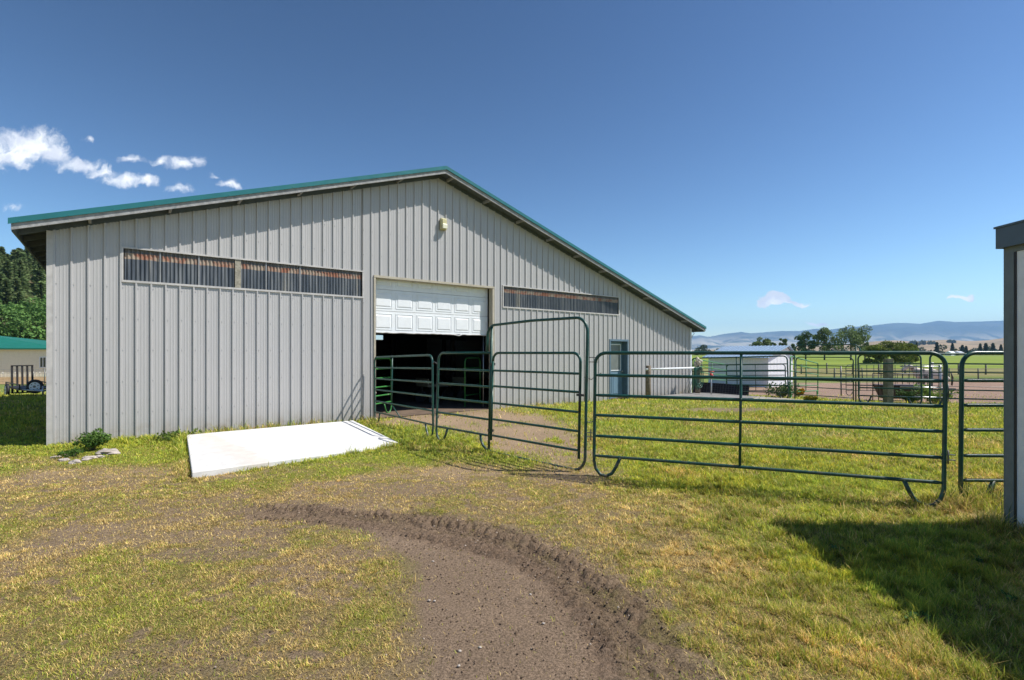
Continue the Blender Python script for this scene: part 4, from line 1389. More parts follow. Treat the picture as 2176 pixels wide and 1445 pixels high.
# ------------------------------------------------------------------ near right shed
sh = thing('shed', 'near white shed with slate corner trim and fascia, cut off by the right edge', 'shed', (SHEDX, SHEDY, 0), 0)
mb = MB(); mb.box(.012, -6.0, -.1, 5.0, -.012, 2.60); mb.build('wall', M['shedwhite'], sh)
mb = MB()
mb.box(.0, -.082, -.1, .0115, .0, 2.555); mb.box(.0, .0005, -.1, .09, .012, 2.555); mb.build('corner_trim', M['shedtrim'], sh, bevel=.002)
mb = MB(); mb.box(.004, -.100, -.1, .0118, -.083, 2.555); mb.build('trim_gap', M['black'], sh)
mb = MB()
for k in range(10):
    y = -.42 - k * .405; mb.box(.0035, y, -.1, .0119, y + .006, 2.5)
mb.build('siding_groove', simple('groove grey', (.35, .36, .38), .7), sh)
mb = MB(); mb.box(-.064, -6.3, 2.545, -.046, .02, 2.725); mb.build('fascia', M['shedfascia'], sh)
mb = MB(); mb.box(-.0455, .0005, 2.545, 5.3, .02, 2.72); mb.build('fascia', M['shedfascia'], sh)
mb = MB(); mb.box(-.045, -6.3, 2.56, 5.3, .0, 2.60); mb.build('soffit', M['shedtrim'], sh)
mb = MB(); mb.hexa([(-.075, -6.3, 2.727), (5.3, -6.3, 2.9), (5.3, .03, 2.9), (-.075, .03, 2.727)], [(-.075, -6.3, 2.745), (5.3, -6.3, 2.93), (5.3, .03, 2.93), (-.075, .03, 2.745)]); mb.build('roof', M['shedfascia'], sh)
mb = MB(); mb.box(.0, -.30, 2.50, .0118, -.0825, 2.553); mb.box(.0, -6.0, 2.50, .0118, -.3, 2.553); mb.build('frieze_board', M['shedtrim'], sh)

# ------------------------------------------------------------------ leaf clouds
def leaf_cloud(centers, radii, n, size, cols, seed, squash=1.0, tri=False):
    rg = np.random.default_rng(seed)
    centers = np.array(centers, float); radii = np.array(radii, float)
    w = radii ** 2; w = w / w.sum()
    k = rg.choice(len(centers), n, p=w)
    d = rg.normal(size=(n, 3)); d /= np.linalg.norm(d, axis=1)[:, None]
    rad = radii[k] * (.45 + .6 * rg.random(n) ** .5)
    P = centers[k] + d * rad[:, None] * np.array([1, 1, squash])
    a = rg.normal(size=(n, 3)); a /= np.linalg.norm(a, axis=1)[:, None]
    b = np.cross(a, rg.normal(size=(n, 3))); b /= np.linalg.norm(b, axis=1)[:, None]
    s = size * (.6 + .8 * rg.random(n))[:, None]
    V = np.stack([P - a * s * .9, P - b * s * .45, P + a * s, P + b * s * .45], 1)
    cc = np.array(cols)[rg.integers(0, len(cols), n)]
    tone = (.75 + .5 * rg.random(len(centers)))[k][:, None]
    cc = cc * tone * (.8 + .4 * rg.random((n, 1)))
    return V, np.repeat(cc[:, None], 4, 1)


def leaf_obj(name, parts, mat, parent=None):
    V = np.concatenate([p[0] for p in parts]); C = np.concatenate([p[1] for p in parts])
    n = len(V)
    return np_mesh(name, V.reshape(-1, 3), [np.arange(n * 4).reshape(n, 4)], mat, C.reshape(-1, 3), parent)


def broadleaf(label, x, y, h, w, seed, cols, n=3500, size=.22, trunk=.22, group=None, low=.25, nclump=16, cat='tree', name='cottonwood_tree', zg=None, loose=1.0):
    rg = np.random.default_rng(seed)
    z = gz1(x, y) if zg is None else zg
    t = thing(name, label, cat, (x, y, z), 0, group)
    cs = []; rs = []
    for i in range(nclump):
        a = rg.random() * 6.28; rr = rg.random() ** .6 * w * .42
        zz = h * (low + (1 - low) * rg.random() ** .8 * .92)
        sh_ = math.sqrt(max(0.05, 1 - ((zz / h - (low + .45 * (1 - low))) / (.62)) ** 2))
        cs.append((math.cos(a) * rr * sh_, math.sin(a) * rr * sh_, zz)); rs.append(w * (.09 + .11 * rg.random()) * loose)
    leaf_obj('crown', [leaf_cloud(cs, rs, n, size, cols, seed, .8)], M['leaf'], t)
    mb = MB()
    mb.tube([(0, 0, -.3), (.05, 0, h * .25), (-.08, .05, h * .5), (.05, 0, h * .72)], [trunk, trunk * .8, trunk * .55, trunk * .2], 7)
    for c in cs[:10]:
        zb = min(c[2] * .7, h * .5)
        mb.tube([(0, 0, zb), (c[0] * .5, c[1] * .5, (zb + c[2]) / 2), (c[0], c[1], c[2])], [trunk * .45, trunk * .28, trunk * .1], 5)
    mb.build('trunk', M['bark'], t)
    return t


G1 = [(.12, .17, .06), (.16, .21, .08), (.20, .25, .11)]
G2 = [(.16, .20, .04), (.21, .23, .05), (.13, .17, .04)]
GD = [(.025, .045, .022), (.035, .06, .028), (.05, .075, .035)]
GM = [(.07, .12, .045), (.10, .16, .06), (.12, .18, .07)]


def at(px, dist, z=0.0):
    return ((px - 1088) / F * dist, dist)


# row of cottonwoods beyond the shed
for i, (px, top, wpx, dist, lab) in enumerate([
        (1614, 717, 44, 190, 'round green tree directly above the pale roof of the white shed'),
        (1643, 725, 14, 200, 'narrow small tree just right of the round tree above the shed roof'),
        (1665, 719, 20, 195, 'small upright tree above the right end of the shed roof'),
        (1686, 730, 22, 200, 'low bushy tree behind the peak of the white shed'),
        (1712, 706, 44, 185, 'tall loose tree with see-through crown above the arched pen gate'),
        (1752, 698, 46, 180, 'tallest dense crown of the tree row behind the arched pen gate'),
        (1808, 697, 76, 175, 'broadest spreading tree of the row, right of the arched pen gate'),
        (1838, 724, 24, 185, 'small tree at the right end of the row next to the round willow')]):
    x, y = at(px, dist)
    h = (750 - top) / F * dist + 2.5
    broadleaf(lab, x, y, h, wpx / F * dist * 1.1, 100 + i, GM if i in (4,) else G1, n=1100 + int(wpx * 34), size=.34, group=None, trunk=.3, nclump=10 + wpx // 4, low=.28, loose=.85)
for i, (px, wpx, top, lab) in enumerate([(1860, 44, 736, 'round bush at the left end of the willow clump'), (1902, 66, 728, 'biggest round willow standing in the green field'), (1935, 36, 730, 'right hand willow bush of the clump in the green field')]):
    x, y = at(px, 118 + i * 3); h = (750 - top) / F * 118 + 2.5
    broadleaf(lab, x, y, h, wpx / F * 118 * 1.15, 200 + i, G2, n=4200, size=.26, name='willow_bush', cat='bush', low=.08, nclump=26, trunk=.15)


def conifer_arrays(rg, h, w, n, size, cols, origin=(0, 0, 0)):
    lv = rg.random(n) ** .75                      # 0 bottom .. 1 top
    zt = .12 + .88 * lv
    whorl = np.round(zt * 11) / 11 + (rg.random(n) - .5) * .09
    rmax = w * .5 * (1 - whorl) ** .85 + .03 * w
    ang = rg.random(n) * 6.28; sp = .75 + .25 * np.sin(ang * 3 + whorl * 31)
    rr = rmax * sp * (.35 + .65 * rg.random(n) ** .5)
    P = np.stack([np.cos(ang) * rr, np.sin(ang) * rr, whorl * h - rr * .25], 1)
    out = np.stack([np.cos(ang), np.sin(ang), -.25 + .3 * rg.random(n)], 1); out /= np.linalg.norm(out, axis=1)[:, None]
    b = np.cross(out, rg.normal(size=(n, 3))); b /= np.linalg.norm(b, axis=1)[:, None]
    s = (size * (.6 + .8 * rg.random(n)))[:, None]
    V = np.stack([P - out * s, P - b * s * .4, P + out * s, P + b * s * .4], 1) + np.array(origin)
    cc = np.array(cols)[rg.integers(0, len(cols), n)] * (.7 + .6 * rg.random((n, 1)))
    return V, np.repeat(cc[:, None], 4, 1)


def conifer(label, x, y, z, h, w, seed, n=1100, size=.5, group=None, cols=GD):
    rg = np.random.default_rng(seed)
    t = thing('pine_tree', label, 'tree', (x, y, z), 0, group)
    leaf_obj('crown', [conifer_arrays(rg, h, w, n, size, cols)], M['leaf'], t)
    mb = MB(); mb.tube([(0, 0, -1), (0, 0, h * .5), (0, 0, h * .93)], [h * .02, h * .013, h * .004], 6); mb.build('trunk', M['bark'], t)
    return t


# dark pines far across the field
grp = 'far dark pines beyond the green field'
spots = [(1991, 727, 14), (2024, 729, 13), (2045, 733, 14), (2083, 730, 13), (2095, 729, 16), (2110, 729, 15), (2127, 732, 12), (1948, 727, 9), (2053, 735, 12), (1916, 728, 10)]
pr = None
for i, (px, top, wp_) in enumerate(spots):
    D = 520 + 12 * (i % 3)
    x, y = at(px, D); h = (750 - top) / F * D + 2.5
    if pr is None:
        pr = conifer('dark pointed pine on the far side of the green field', x, y, -.9, 14.0, 6.5, 300, n=900, size=.8, group=grp)
        h0 = 14.0; pr.scale = (wp_ / F * D / 6.5, wp_ / F * D / 6.5, h / h0)
    else:
        copy_thing(pr, (x, y, -.9), i * 1.3, (wp_ / F * D / 6.5, wp_ / F * D / 6.5, h / h0))

# low distant tree belt (a mass)
rg = np.random.default_rng(5)
parts = []
cs, rs = [], []
for i in range(170):
    px = rg.uniform(1480, 2420); D = rg.uniform(560, 760)
    x, y = at(px, D); cs.append((x, y, rg.uniform(-.5, 5.0) + (4 if rg.random() < .2 else 0))); rs.append(rg.uniform(2.5, 5.5))
parts.append(leaf_cloud(cs, rs, 15000, 1.1, [(.035, .055, .03), (.05, .075, .035), (.07, .09, .045)], 9, .8))
cs, rs = [], []
for (p0, p1, t0, D) in ((1925, 1990, 722, 1750), (2016, 2028, 722, 1900), (1850, 1900, 734, 1700), (2060, 2130, 741, 1200)):
    for i in range(30):
        px = rg.uniform(p0, p1); x, y = at(px, D); cs.append((x, y, (750 - t0) / F * D - rg.uniform(4, 14))); rs.append(rg.uniform(5, 9))
parts.append(leaf_cloud(cs, rs, 5000, 2.6, GD, 10, .8))
fw = leaf_obj('far_tree_belt', parts, M['leaf']); tag(fw, 'hazy belt of distant trees along the foot of the tan hills', 'trees', kind='stuff')

# two tiny farmhouses at the tree belt
for i, (px, lab) in enumerate([(2020, 'tiny white roofed farmhouse at the far tree belt, left of the other'), (2037, 'tiny grey roofed farmhouse at the far tree belt, right of the other')]):
    x, y = at(px, 500); t = thing('farmhouse', lab, 'house', (x, y, -.9), R(20))
    mb = MB(); mb.box(-3.5, -2.5, 0, 3.5, 2.5, 2.6); mb.build('wall', M['shedwhite'] if i == 0 else M['woodgrey'], t)
    mb = MB(); mb.add([(-3.9, -2.9, 2.6), (3.9, -2.9, 2.6), (3.9, 2.9, 2.6), (-3.9, 2.9, 2.6), (-3.9, 0, 4.2), (3.9, 0, 4.2)], [(0, 1, 5, 4), (2, 3, 4, 5), (0, 4, 3), (1, 2, 5), (0, 3, 2, 1)]); mb.build('roof', M['white'] if i == 0 else M['steel'], t)

# ------------------------------------------------------------------ far fields, foothills, mountains
def field_mat(name, a, b, sc):
    m, h, bs, out = mat_new(name)
    ge = h.n('ShaderNodeNewGeometry')
    mp = h.n('ShaderNodeMapping'); h.l(ge.outputs['Position'], mp.inputs[0]); mp.inputs['Scale'].default_value = (.25, 1, 1)
    c = h.mix(h.smooth(h.noise(mp.outputs[0], sc, 7, .65), .32, .68), a, b)
    h.l(c, bs.inputs['Base Color']); bs.inputs['Roughness'].default_value = .95; bs.inputs['Specular IOR Level'].default_value = .1
    return m


def sheet_obj(name, poly, z, mat):
    mb = MB(); mb.add([(a, b, z) for a, b in poly], [tuple(range(len(poly)))])
    o = mb.build(name, mat); return tag(o, kind='structure')


sheet_obj('hay_field', [at(1380, 82), at(2500, 82), at(2600, 480), at(1380, 480)], -.87, field_mat('bright crop', (.15, .21, .03), (.23, .28, .045), .12))
sheet_obj('pasture', [at(1400, 56), at(2700, 50), at(2700, 80), at(1400, 80)], -.875, field_mat('pasture', (.17, .18, .055), (.30, .25, .12), .35))


def relief(name, prof, D0, D1, D2, mat, x0, x1, nx_=260, ny_=26, rough=.10, seed=3, zb=-3, freq=1.0):
    """hill range: rises from distance D0 to the crest at D1 and falls to D2; prof = (px, py) crest in the photo's directions"""
    px = np.linspace(x0, x1, nx_); crest = np.interp(px, [p[0] for p in prof], [p[1] for p in prof])
    Ds = np.concatenate([np.linspace(D0, D1, ny_), np.linspace(D1, D2, 5)[1:]])
    V = []
    ux = (px - 1088) / F
    for D in Ds:
        t = (D - D0) / (D1 - D0) if D <= D1 else max(0, 1 - (D - D1) / (D2 - D1))
        H = (750 - crest) / F * D1 + EYE
        nz = fbm(ux * 9 * freq + 3, np.full(nx_, D / D1 * 5 * freq), 6, seed)
        rid = 1 - np.abs(2 * nz - 1)
        if D <= D1: hh = H * (t ** 1.15) * (1 + (rid - .75) * rough * 4 * math.sin(math.pi * t))
        else: hh = H * t
        V.append(np.stack([ux * D, np.full(nx_, D), np.maximum(hh, 0) + zb], 1))
    V = np.concatenate(V); n2_ = len(Ds)
    idx = np.arange(nx_ * n2_).reshape(n2_, nx_)
    q = np.stack([idx[:-1, :-1], idx[:-1, 1:], idx[1:, 1:], idx[1:, :-1]], -1).reshape(-1, 4)
    o = np_mesh(name, V, [q], mat, smooth=True); return tag(o, kind='structure')


def range_mat(name, a, b, sc, lo=.45, hi=.6, c3=None):
    m, h, bs, out = mat_new(name)
    ge = h.n('ShaderNodeNewGeometry')
    c = h.mix(h.smooth(h.noise(ge.outputs['Position'], sc, 8, .6, .3), lo, hi), a, b)
    if c3:
        s = h.n('ShaderNodeSeparateXYZ'); h.l(ge.outputs['Position'], s.inputs[0])
        k = h.math('MULTIPLY', h.smooth(s.outputs[2], c3[1], c3[2], 1, 0), h.smooth(h.noise(ge.outputs['Position'], sc * 1.5, 6, .6), .42, .55))
        c = h.mix(k, c, c3[0])
    h.l(c, bs.inputs['Base Color']); bs.inputs['Roughness'].default_value = 1; bs.inputs['Specular IOR Level'].default_value = 0
    return m


crest = [(900, 728), (1300, 716), (1470, 714), (1489, 712), (1504, 716), (1540, 709), (1575, 705), (1595, 708), (1660, 703), (1700, 703), (1733, 698), (1765, 700), (1800, 695), (1840, 693),
         (1900, 686), (1925, 686), (1955, 688), (1995, 681), (2030, 684), (2080, 683), (2130, 681), (2300, 690), (2700, 700)]
relief('mountains', crest, 7000, 10500, 12500, range_mat('forested mountain', (.035, .05, .05), (.06, .075, .07), .0011, c3=((.36, .32, .24), 150, 420)), 900, 2800, rough=.22, seed=3, freq=1.6)
low = [(900, 752), (1470, 744), (1600, 738), (1800, 732), (1850, 725), (1900, 722), (1940, 725), (1985, 722), (2010, 721), (2060, 724), (2100, 722), (2135, 717), (2300, 712), (2800, 722)]
relief('foothills', low, 1100, 2300, 3600, range_mat('dry grass hills', (.33, .25, .165), (.24, .19, .125), .006), 900, 2900, rough=.10, seed=13, zb=-2)

# ------------------------------------------------------------------ wooded hill on the left
def hill_h(x, y):
    D = np.hypot(x, y); a = x / y
    t = sstep(95, 240, D)
    k = 1 - sstep(-.72, -.45, a) * .8
    return -1.0 + t * 28 * k + (fbm(x * .02, y * .02, 3, 61) - .5) * 4 * t


na, nd = 60, 50
aa = np.linspace(-2.2, -.35, na); dd_ = np.linspace(85, 330, nd)
A_, D_ = np.meshgrid(aa, dd_)
Yh = D_ / np.sqrt(1 + A_ ** 2); Xh = A_ * Yh
Zh = hill_h(Xh, Yh)
idx = np.arange(na * nd).reshape(nd, na)
q = np.stack([idx[:-1, :-1], idx[:-1, 1:], idx[1:, 1:], idx[1:, :-1]], -1).reshape(-1, 4)
ho = np_mesh('hillside', np.stack([Xh.ravel(), Yh.ravel(), Zh.ravel()], 1), [q], range_mat('wooded hill soil', (.07, .075, .035), (.13, .11, .065), .08), smooth=True)
tag(ho, kind='structure')
rg = np.random.default_rng(44)
parts = []
for i in range(260):
    a = rg.uniform(-1.35, -.82); D = rg.uniform(120, 245)
    y = D / math.sqrt(1 + a * a); x = a * y; z = float(hill_h(np.array([x]), np.array([y]))[0])
    if D > 150:
        h = rg.uniform(6, 9); parts.append(conifer_arrays(rg, h, h * .48, 620, .62, [(.11, .165, .06), (.15, .21, .08), (.17, .21, .09)], (x, y, z)))
    else:
        h = rg.uniform(5, 9); w = h * .8
        cs = [(x + rg.normal() * w * .22, y + rg.normal() * w * .22, z + h * rg.uniform(.3, .9)) for _ in range(7)]
        cols = [(.13, .24, .06), (.16, .28, .08), (.09, .18, .05)] if rg.random() < .75 else [(.15, .20, .06), (.10, .15, .05), (.22, .21, .13)]
        parts.append(leaf_cloud(cs, [w * .26] * 7, 750, .36, cols, 1000 + i, .85))
wo_ = leaf_obj('hillside_wood', parts, M['leaf']); tag(wo_, 'dense mixed wood covering the slope behind the cream building', 'wood', kind='stuff')
pr = None
for i, (px, top) in enumerate([(4, 540), (18, 552), (38, 533), (52, 548), (66, 551), (80, 556), (94, 557), (-16, 545), (-40, 538)]):
    a = (px - 1088) / F; D = 236
    y = D / math.sqrt(1 + a * a); x = a * y; z = float(hill_h(np.array([x]), np.array([y]))[0])
    ztop = EYE + (750 - top) / F * y; h = max(6, ztop - z)
    if pr is None:
        pr = conifer('tall pine on the crest of the wooded hill left of the barn', x, y, z, h, h * .42, 700, n=1600, size=.6, group='pines on the crest of the wooded hill', cols=[(.10, .15, .05), (.14, .19, .07)]); h0 = h
    else:
        copy_thing(pr, (x, y, z), i * 2.1, (h / h0,) * 3)

# ------------------------------------------------------------------ cream building
cbx = thing('cream_building', 'cream walled building with green hipped roof below the wooded hill', 'building', (-48.9, 54, -.9), 0)
mb = MB(); mb.box(-22, 0, 0, 0, 12, 3.0)
for i in range(72): mb.box(-22 + i * .305, -.012, .0, -21.975 + i * .305, -.0, 3.0)
mb.build('wall', M['cream'], cbx)
mb = MB()
mb.add([(-22.5, -.5, 3.0), (.5, -.5, 3.0), (.5, 12.5, 3.0), (-22.5, 12.5, 3.0), (-16, 6, 4.65), (-10.8, 6, 4.65), (-22.5, -.5, 2.86), (.5, -.5, 2.86), (.5, 12.5, 2.86), (-22.5, 12.5, 2.86)],
       [(0, 1, 5, 4), (1, 2, 5), (2, 3, 4, 5), (3, 0, 4), (0, 6, 7, 1), (1, 7, 8, 2), (2, 8, 9, 3), (3, 9, 6, 0), (6, 9, 8, 7)])
mb.build('roof', M['greenroof'], cbx)
mb = MB(); mb.box(-1.80, -.03, 1.02, -1.32, -.013, 2.02)
wi = mb.build('window', M['glass'], cbx)
mb = MB()
for (a, b, c, d) in ((-1.88, .94, -1.24, 1.02), (-1.88, 2.02, -1.24, 2.10), (-1.88, 1.02, -1.8, 2.02), (-1.32, 1.02, -1.24, 2.02), (-1.59, 1.02, -1.53, 2.02)):
    mb.box(a, -.045, b, c, -.032 + .0, d)
mb.build('window_frame', M['white'], wi)
cbx.location.x += 1.2; cbx.rotation_euler.z = R(13)
# wire fence in front
wf = thing('wire_fence', 'thin wire mesh fence running in front of the cream building', 'fence', (-60, 40, -.9), 0)
for i in range(12):
    mb = MB(); mb.tube([(i * 2.6, 0, -.1), (i * 2.6, 0, 1.35)], .03, 5); mb.build('post', M['chain'], wf)
mb = MB()
for z in (.3, .6, .9, 1.2): mb.tube([(0, 0, z), (28.6, 0, z)], .008, 4)
for i in range(60): mb.tube([(i * .48, 0, .1), (i * .48, 0, 1.2)], .006, 4)
mb.build('mesh', M['steel'], wf)
sheet_obj('dry_verge', [(-75, 40.5), (-20, 40.5), (-20, 53.5), (-75, 53.5)], -.875, field_mat('dry verge', (.34, .24, .13), (.25, .17, .09), .8))

# utility trailer
tq = thing('utility_trailer', 'black utility trailer with raised mesh ramp and white rimmed spare wheel beyond the barn corner', 'trailer', (-20.05, 21.6, gz1(-20, 21.6) - .08), R(142))
mb = MB()
for y in (-.55, .55): mb.box(.0, y - .03, .36, 3.2, y + .03, .43); mb.box(0, y - .02, .56, 3.2, y + .02, .60)
for x in (0, 1.6, 3.17): mb.box(x, -.55, .36, x + .03, .55, .40); mb.box(x, -.57, .43, x + .03, -.53, .58); mb.box(x, .53, .43, x + .03, .57, .58)
mb.box(.05, -.5, .40, 3.1, .5, .42)
mb.build('frame', M['black'], tq)
rp = MB()
for y in (-.34, -.17, .0, .17, .34): rp.beam((3.2, y, .06), (3.30, y, 1.34), .075, .04, up=(1, 0, 0))
for z in (.08, .30, 1.32): rp.beam((3.2 + (z - .38) * .09, -.38, z), (3.2 + (z - .38) * .09, .38, z), .05, .05)
rp.build('ramp', M['black'], tq)
mb = MB(); mb.tube([(0, .0, .38), (-1.1, 0, .34)], .04, 6); mb.tube([(0, -.5, .38), (-.9, 0, .34)], .035, 6); mb.tube([(0, .5, .38), (-.9, 0, .34)], .035, 6); mb.tube([(-1.0, 0, .55), (-1.0, 0, .09)], .03, 6); mb.build('tongue', M['steel'], tq)
def wheel(parent, c, axis, r, name='wheel'):
    mb = MB(); c = Vector(c); ax = Vector(axis).normalized(); s1_ = ax.orthogonal().normalized(); s2_ = ax.cross(s1_)
    ring = [c + (s1_ * math.cos(a) + s2_ * math.sin(a)) * (r * .80) for a in [2 * math.pi * i / 20 for i in range(20)]]
    mb.tube(ring, r * .2, 8, closed=True); w = mb.build(name, M['rubber'], parent)
    mb = MB(); mb.tube([c - ax * .06, c + ax * .06], r * .62, 18)
    mb.build('rim', M['white'], w)
    mb = MB(); mb.tube([c - ax * .075, c + ax * .075], r * .16, 10)
    for i in range(6):
        q = c + (s1_ * math.cos(i * 1.047) + s2_ * math.sin(i * 1.047)) * r * .42
        mb.tube([q - ax * .064, q + ax * .064], r * .075, 6)
    mb.build('hub', M['chain'], w)
wheel(tq, (-.15, .10, .50), (-.9, .55, 0), .30, 'spare_wheel')
wheel(tq, (1.6, -.72, .30), (0, 1, 0), .30); wheel(tq, (1.6, .72, .30), (0, 1, 0), .30)

# ------------------------------------------------------------------ white shed in the pen
c0 = np.array([18.55, 37.0]); dl = np.array([-2.8, 4.0]); ll = float(np.hypot(*dl)); dl /= ll; dr = np.array([-dl[1] * -1, dl[0] * -1]); dr = np.array([dl[1], -dl[0]])
ws = thing('white_shed', 'small white shed with pale blue metal roof in the pen behind the black mat', 'shed', (c0[0], c0[1], -.92), math.atan2(dr[1], dr[0]))
# local x = along the gable face, local y = along the long wall (away)
GW = 3.5; RX = 2.55; ZE, ZRg, ZE2 = 2.28, 3.02, 2.45
mb = MB()
mb.add([(0, 0, 0), (GW, 0, 0), (GW, 0, ZE2), (RX, 0, ZRg), (0, 0, ZE), (0, ll, 0), (GW, ll, 0), (GW, ll, ZE2), (RX, ll, ZRg), (0, ll, ZE)],
       [(0, 1, 2, 3, 4), (9, 8, 7, 6, 5), (0, 4, 9, 5), (1, 6, 7, 2)])
for i in range(24): mb.box(-.012, .1 + i * .2, 0, .0, .115 + i * .2, ZE - .02)
for i in range(17): mb.box(.1 + i * .2, -.012, 0, .112 + i * .2, .0, 2.25)
mb.build('wall', M['shedwhite'], ws)
mb = MB()
def rp_(a, b, za, zb2):
    mb.hexa([(a, -.25, za), (b, -.25, zb2), (b, ll + .25, zb2), (a, ll + .25, za)], [(a, -.25, za + .04), (b, -.25, zb2 + .04), (b, ll + .25, zb2 + .04), (a, ll + .25, za + .04)])
rp_(-.45, RX, ZE - .13, ZRg + .02); rp_(RX, GW + .25, ZRg + .02, ZE2 - .08)
y = -.2
while y < ll + .2:
    mb.beam((-.45, y, ZE - .075), (RX, y, ZRg + .075), .05, .04); y += .3
mb.build('roof', M['paleroof'], ws)

# ------------------------------------------------------------------ fences beyond
def fence(label, p0, p1, n, h, wires, mat, post_r=.05, white_top=(), sway=0):
    dx, dy = p1[0] - p0[0], p1[1] - p0[1]; L = math.hypot(dx, dy)
    t = thing('field_fence', label, 'fence', (p0[0], p0[1], gz1(*p0)), math.atan2(dy, dx))
    for i in range(n):
        x = L * i / (n - 1)
        mb = MB(); mb.tube([(x, 0, -.2), (x + random.uniform(-.05, .05), 0, h * random.uniform(.93, 1.07))], post_r * random.uniform(.8, 1.2), 6); po_ = mb.build('post', mat, t)
        if i in white_top:
            mb = MB(); mb.tube([(x, 0, h), (x, 0, h + .15)], post_r * 1.6, 6); mb.build('insulator', M['white'], po_)
    mb = MB()
    for z in wires: mb.tube([(0, 0, z), (L, 0, z)], .012, 4)
    mb.build('wire', M['chain'], t)
    return t


fence('far wire fence with dark wooden posts along the edge of the bright green field', (20, 62), (80, 56), 22, 1.25, (.3, .6, .9, 1.15), M['woodgrey'], .08)
fence('wire fence with slim posts across the pale pasture behind the horse', (24, 46), (64, 42), 18, 1.25, (.3, .6, .9, 1.15), M['woodgrey'], .06)
fence('electric wire fence with white capped steel posts across the dirt corral', (14.5, 22.5), (24, 19.5), 4, 1.35, (.5, .8, 1.1), M['chain'], .035, (1, 2))

# ------------------------------------------------------------------ horse (facing left, grazing side on)
def skin_mesh(name, verts, edges, radii, mat, parent, sub=2):
    me = bpy.data.meshes.new(name); me.from_pydata(verts, edges, []); me.materials.append(mat)
    o = bpy.data.objects.new(name, me); COL.objects.link(o); o.parent = parent
    m = o.modifiers.new('skin', 'SKIN')
    sv = me.skin_vertices[0].data if len(me.skin_vertices) else None
    for i, r_ in enumerate(radii):
        sv[i].radius = r_ if hasattr(r_, '__len__') else (r_, r_)
    sv[0].use_root = True
    s_ = o.modifiers.new('sub', 'SUBSURF'); s_.levels = sub; s_.render_levels = sub
    return o


hx, hy_ = at(1980, 29.5)
ho_ = thing('horse', 'white and tan patched horse standing in the dirt corral behind the panels', 'horse', (hx, hy_, gz1(hx, hy_)), R(-18))
hv = [(0.62, 0, 1.22), (.30, 0, 1.20), (-.15, 0, 1.16), (-.55, 0, 1.20), (-.80, 0, 1.38), (-1.0, 0, 1.58), (-1.12, 0, 1.66), (-1.28, 0, 1.52), (-1.48, 0, 1.34),
      (.66, .16, .98), (.60, .17, .70), (.72, .17, .46), (.68, .17, .10), (.64, .17, .02),
      (.66, -.16, .98), (.50, -.17, .70), (.62, -.17, .46), (.58, -.17, .10), (.54, -.17, .02),
      (-.58, .14, .92), (-.58, .15, .52), (-.57, .15, .10), (-.61, .15, .02),
      (-.50, -.14, .92), (-.44, -.15, .52), (-.42, -.15, .10), (-.46, -.15, .02)]
he = [(0, 1), (1, 2), (2, 3), (3, 4), (4, 5), (5, 6), (6, 7), (7, 8), (0, 9), (9, 10), (10, 11), (11, 12), (12, 13), (0, 14), (14, 15), (15, 16), (16, 17), (17, 18),
      (3, 19), (19, 20), (20, 21), (21, 22), (3, 23), (23, 24), (24, 25), (25, 26)]
hrad = [.30, .32, .33, .29, .19, .14, .13, .12, .075, .17, .10, .065, .05, .06, .17, .10, .065, .05, .06, .13, .07, .048, .06, .13, .07, .048, .06]
skin_mesh('body', hv, he, hrad, M['horse'], ho_)
mb = MB()
for k in range(7):
    mb.tube([(.88 + .01 * k, (k - 3) * .012, 1.30), (.98, (k - 3) * .02, 1.0), (.95, (k - 3) * .025, .55)], [.03, .035, .012], 5)
mb.build('tail', M['darkhair'], ho_)
mb = MB()
for k in range(12):
    t_ = k / 11; mb.tube([(-.55 - .5 * t_, .0, 1.42 + .30 * t_), (-.52 - .5 * t_, .10, 1.22 + .30 * t_)], [.035, .015], 5)
mb.build('mane', M['darkhair'], ho_)
mb = MB()
for s_ in (-1, 1): mb.tube([(-1.08, s_ * .06, 1.74), (-1.09, s_ * .08, 1.86)], [.035, .008], 5)
mb.build('ear', M['darkhair'], ho_)

# ------------------------------------------------------------------ plants near the barn
def shrub(name, label, x, y, h, w, seed, n, size, cols, cat='shrub', stems=9):
    rg = np.random.default_rng(seed)
    t = thing(name, label, cat, (x, y, gz1(x, y)), 0)
    cs, rs = [], []; mb = MB()
    for i in range(stems):
        a = rg.random() * 6.28; l = rg.uniform(.3, 1) * w * .5; zz = h * rg.uniform(.55, 1.0)
        e = (math.cos(a) * l, math.sin(a) * l, zz)
        mb.tube([(0, 0, -.02), (e[0] * .5, e[1] * .5, zz * .6), e], [.008, .006, .003], 4)
        for f in (.45, .75, 1.0): cs.append((e[0] * f, e[1] * f, zz * (.25 + .75 * f) * .95)); rs.append(w * .13)
    mb.build('stem', M['wood'], t)
    leaf_obj('foliage', [leaf_cloud(cs, rs, n, size, cols, seed)], M['leaf'], t)
    return t


SH = [(.07, .14, .03), (.11, .20, .04), (.16, .26, .06)]
sx_, sy_ = gpt(196, 958)
shrub('shrub', 'leafy dark green shrub inside the stone edging at the barn corner', sx_, sy_, .29, .52, 1, 1300, .026, SH, stems=13)
sx_, sy_ = gpt(152, 972)
shrub('shrub', 'low spreading shrub tuft just left of the bigger shrub at the barn corner', sx_, sy_, .12, .3, 2, 400, .022, SH)
for i, (px, py, lab) in enumerate([(470, 911, 'low broadleaf weed at the wall, left behind the white slab'), (570, 902, 'broad leaved weed at the wall behind the middle of the slab'), (505, 908, 'small leafy weed at the wall between its two neighbours')]):
    x, y = gpt(px, py); shrub('weed', lab, x + .08, y - .06, .08, .4, 10 + i, 260, .045, SH, 'weed', 6)
x, y = gpt(370, 935); shrub('weed', 'yellow green weeds heaped at the left edge of the white slab', x, y, .13, .7, 20, 700, .03, [(.14, .19, .04), (.09, .15, .03)], 'weed', 10)
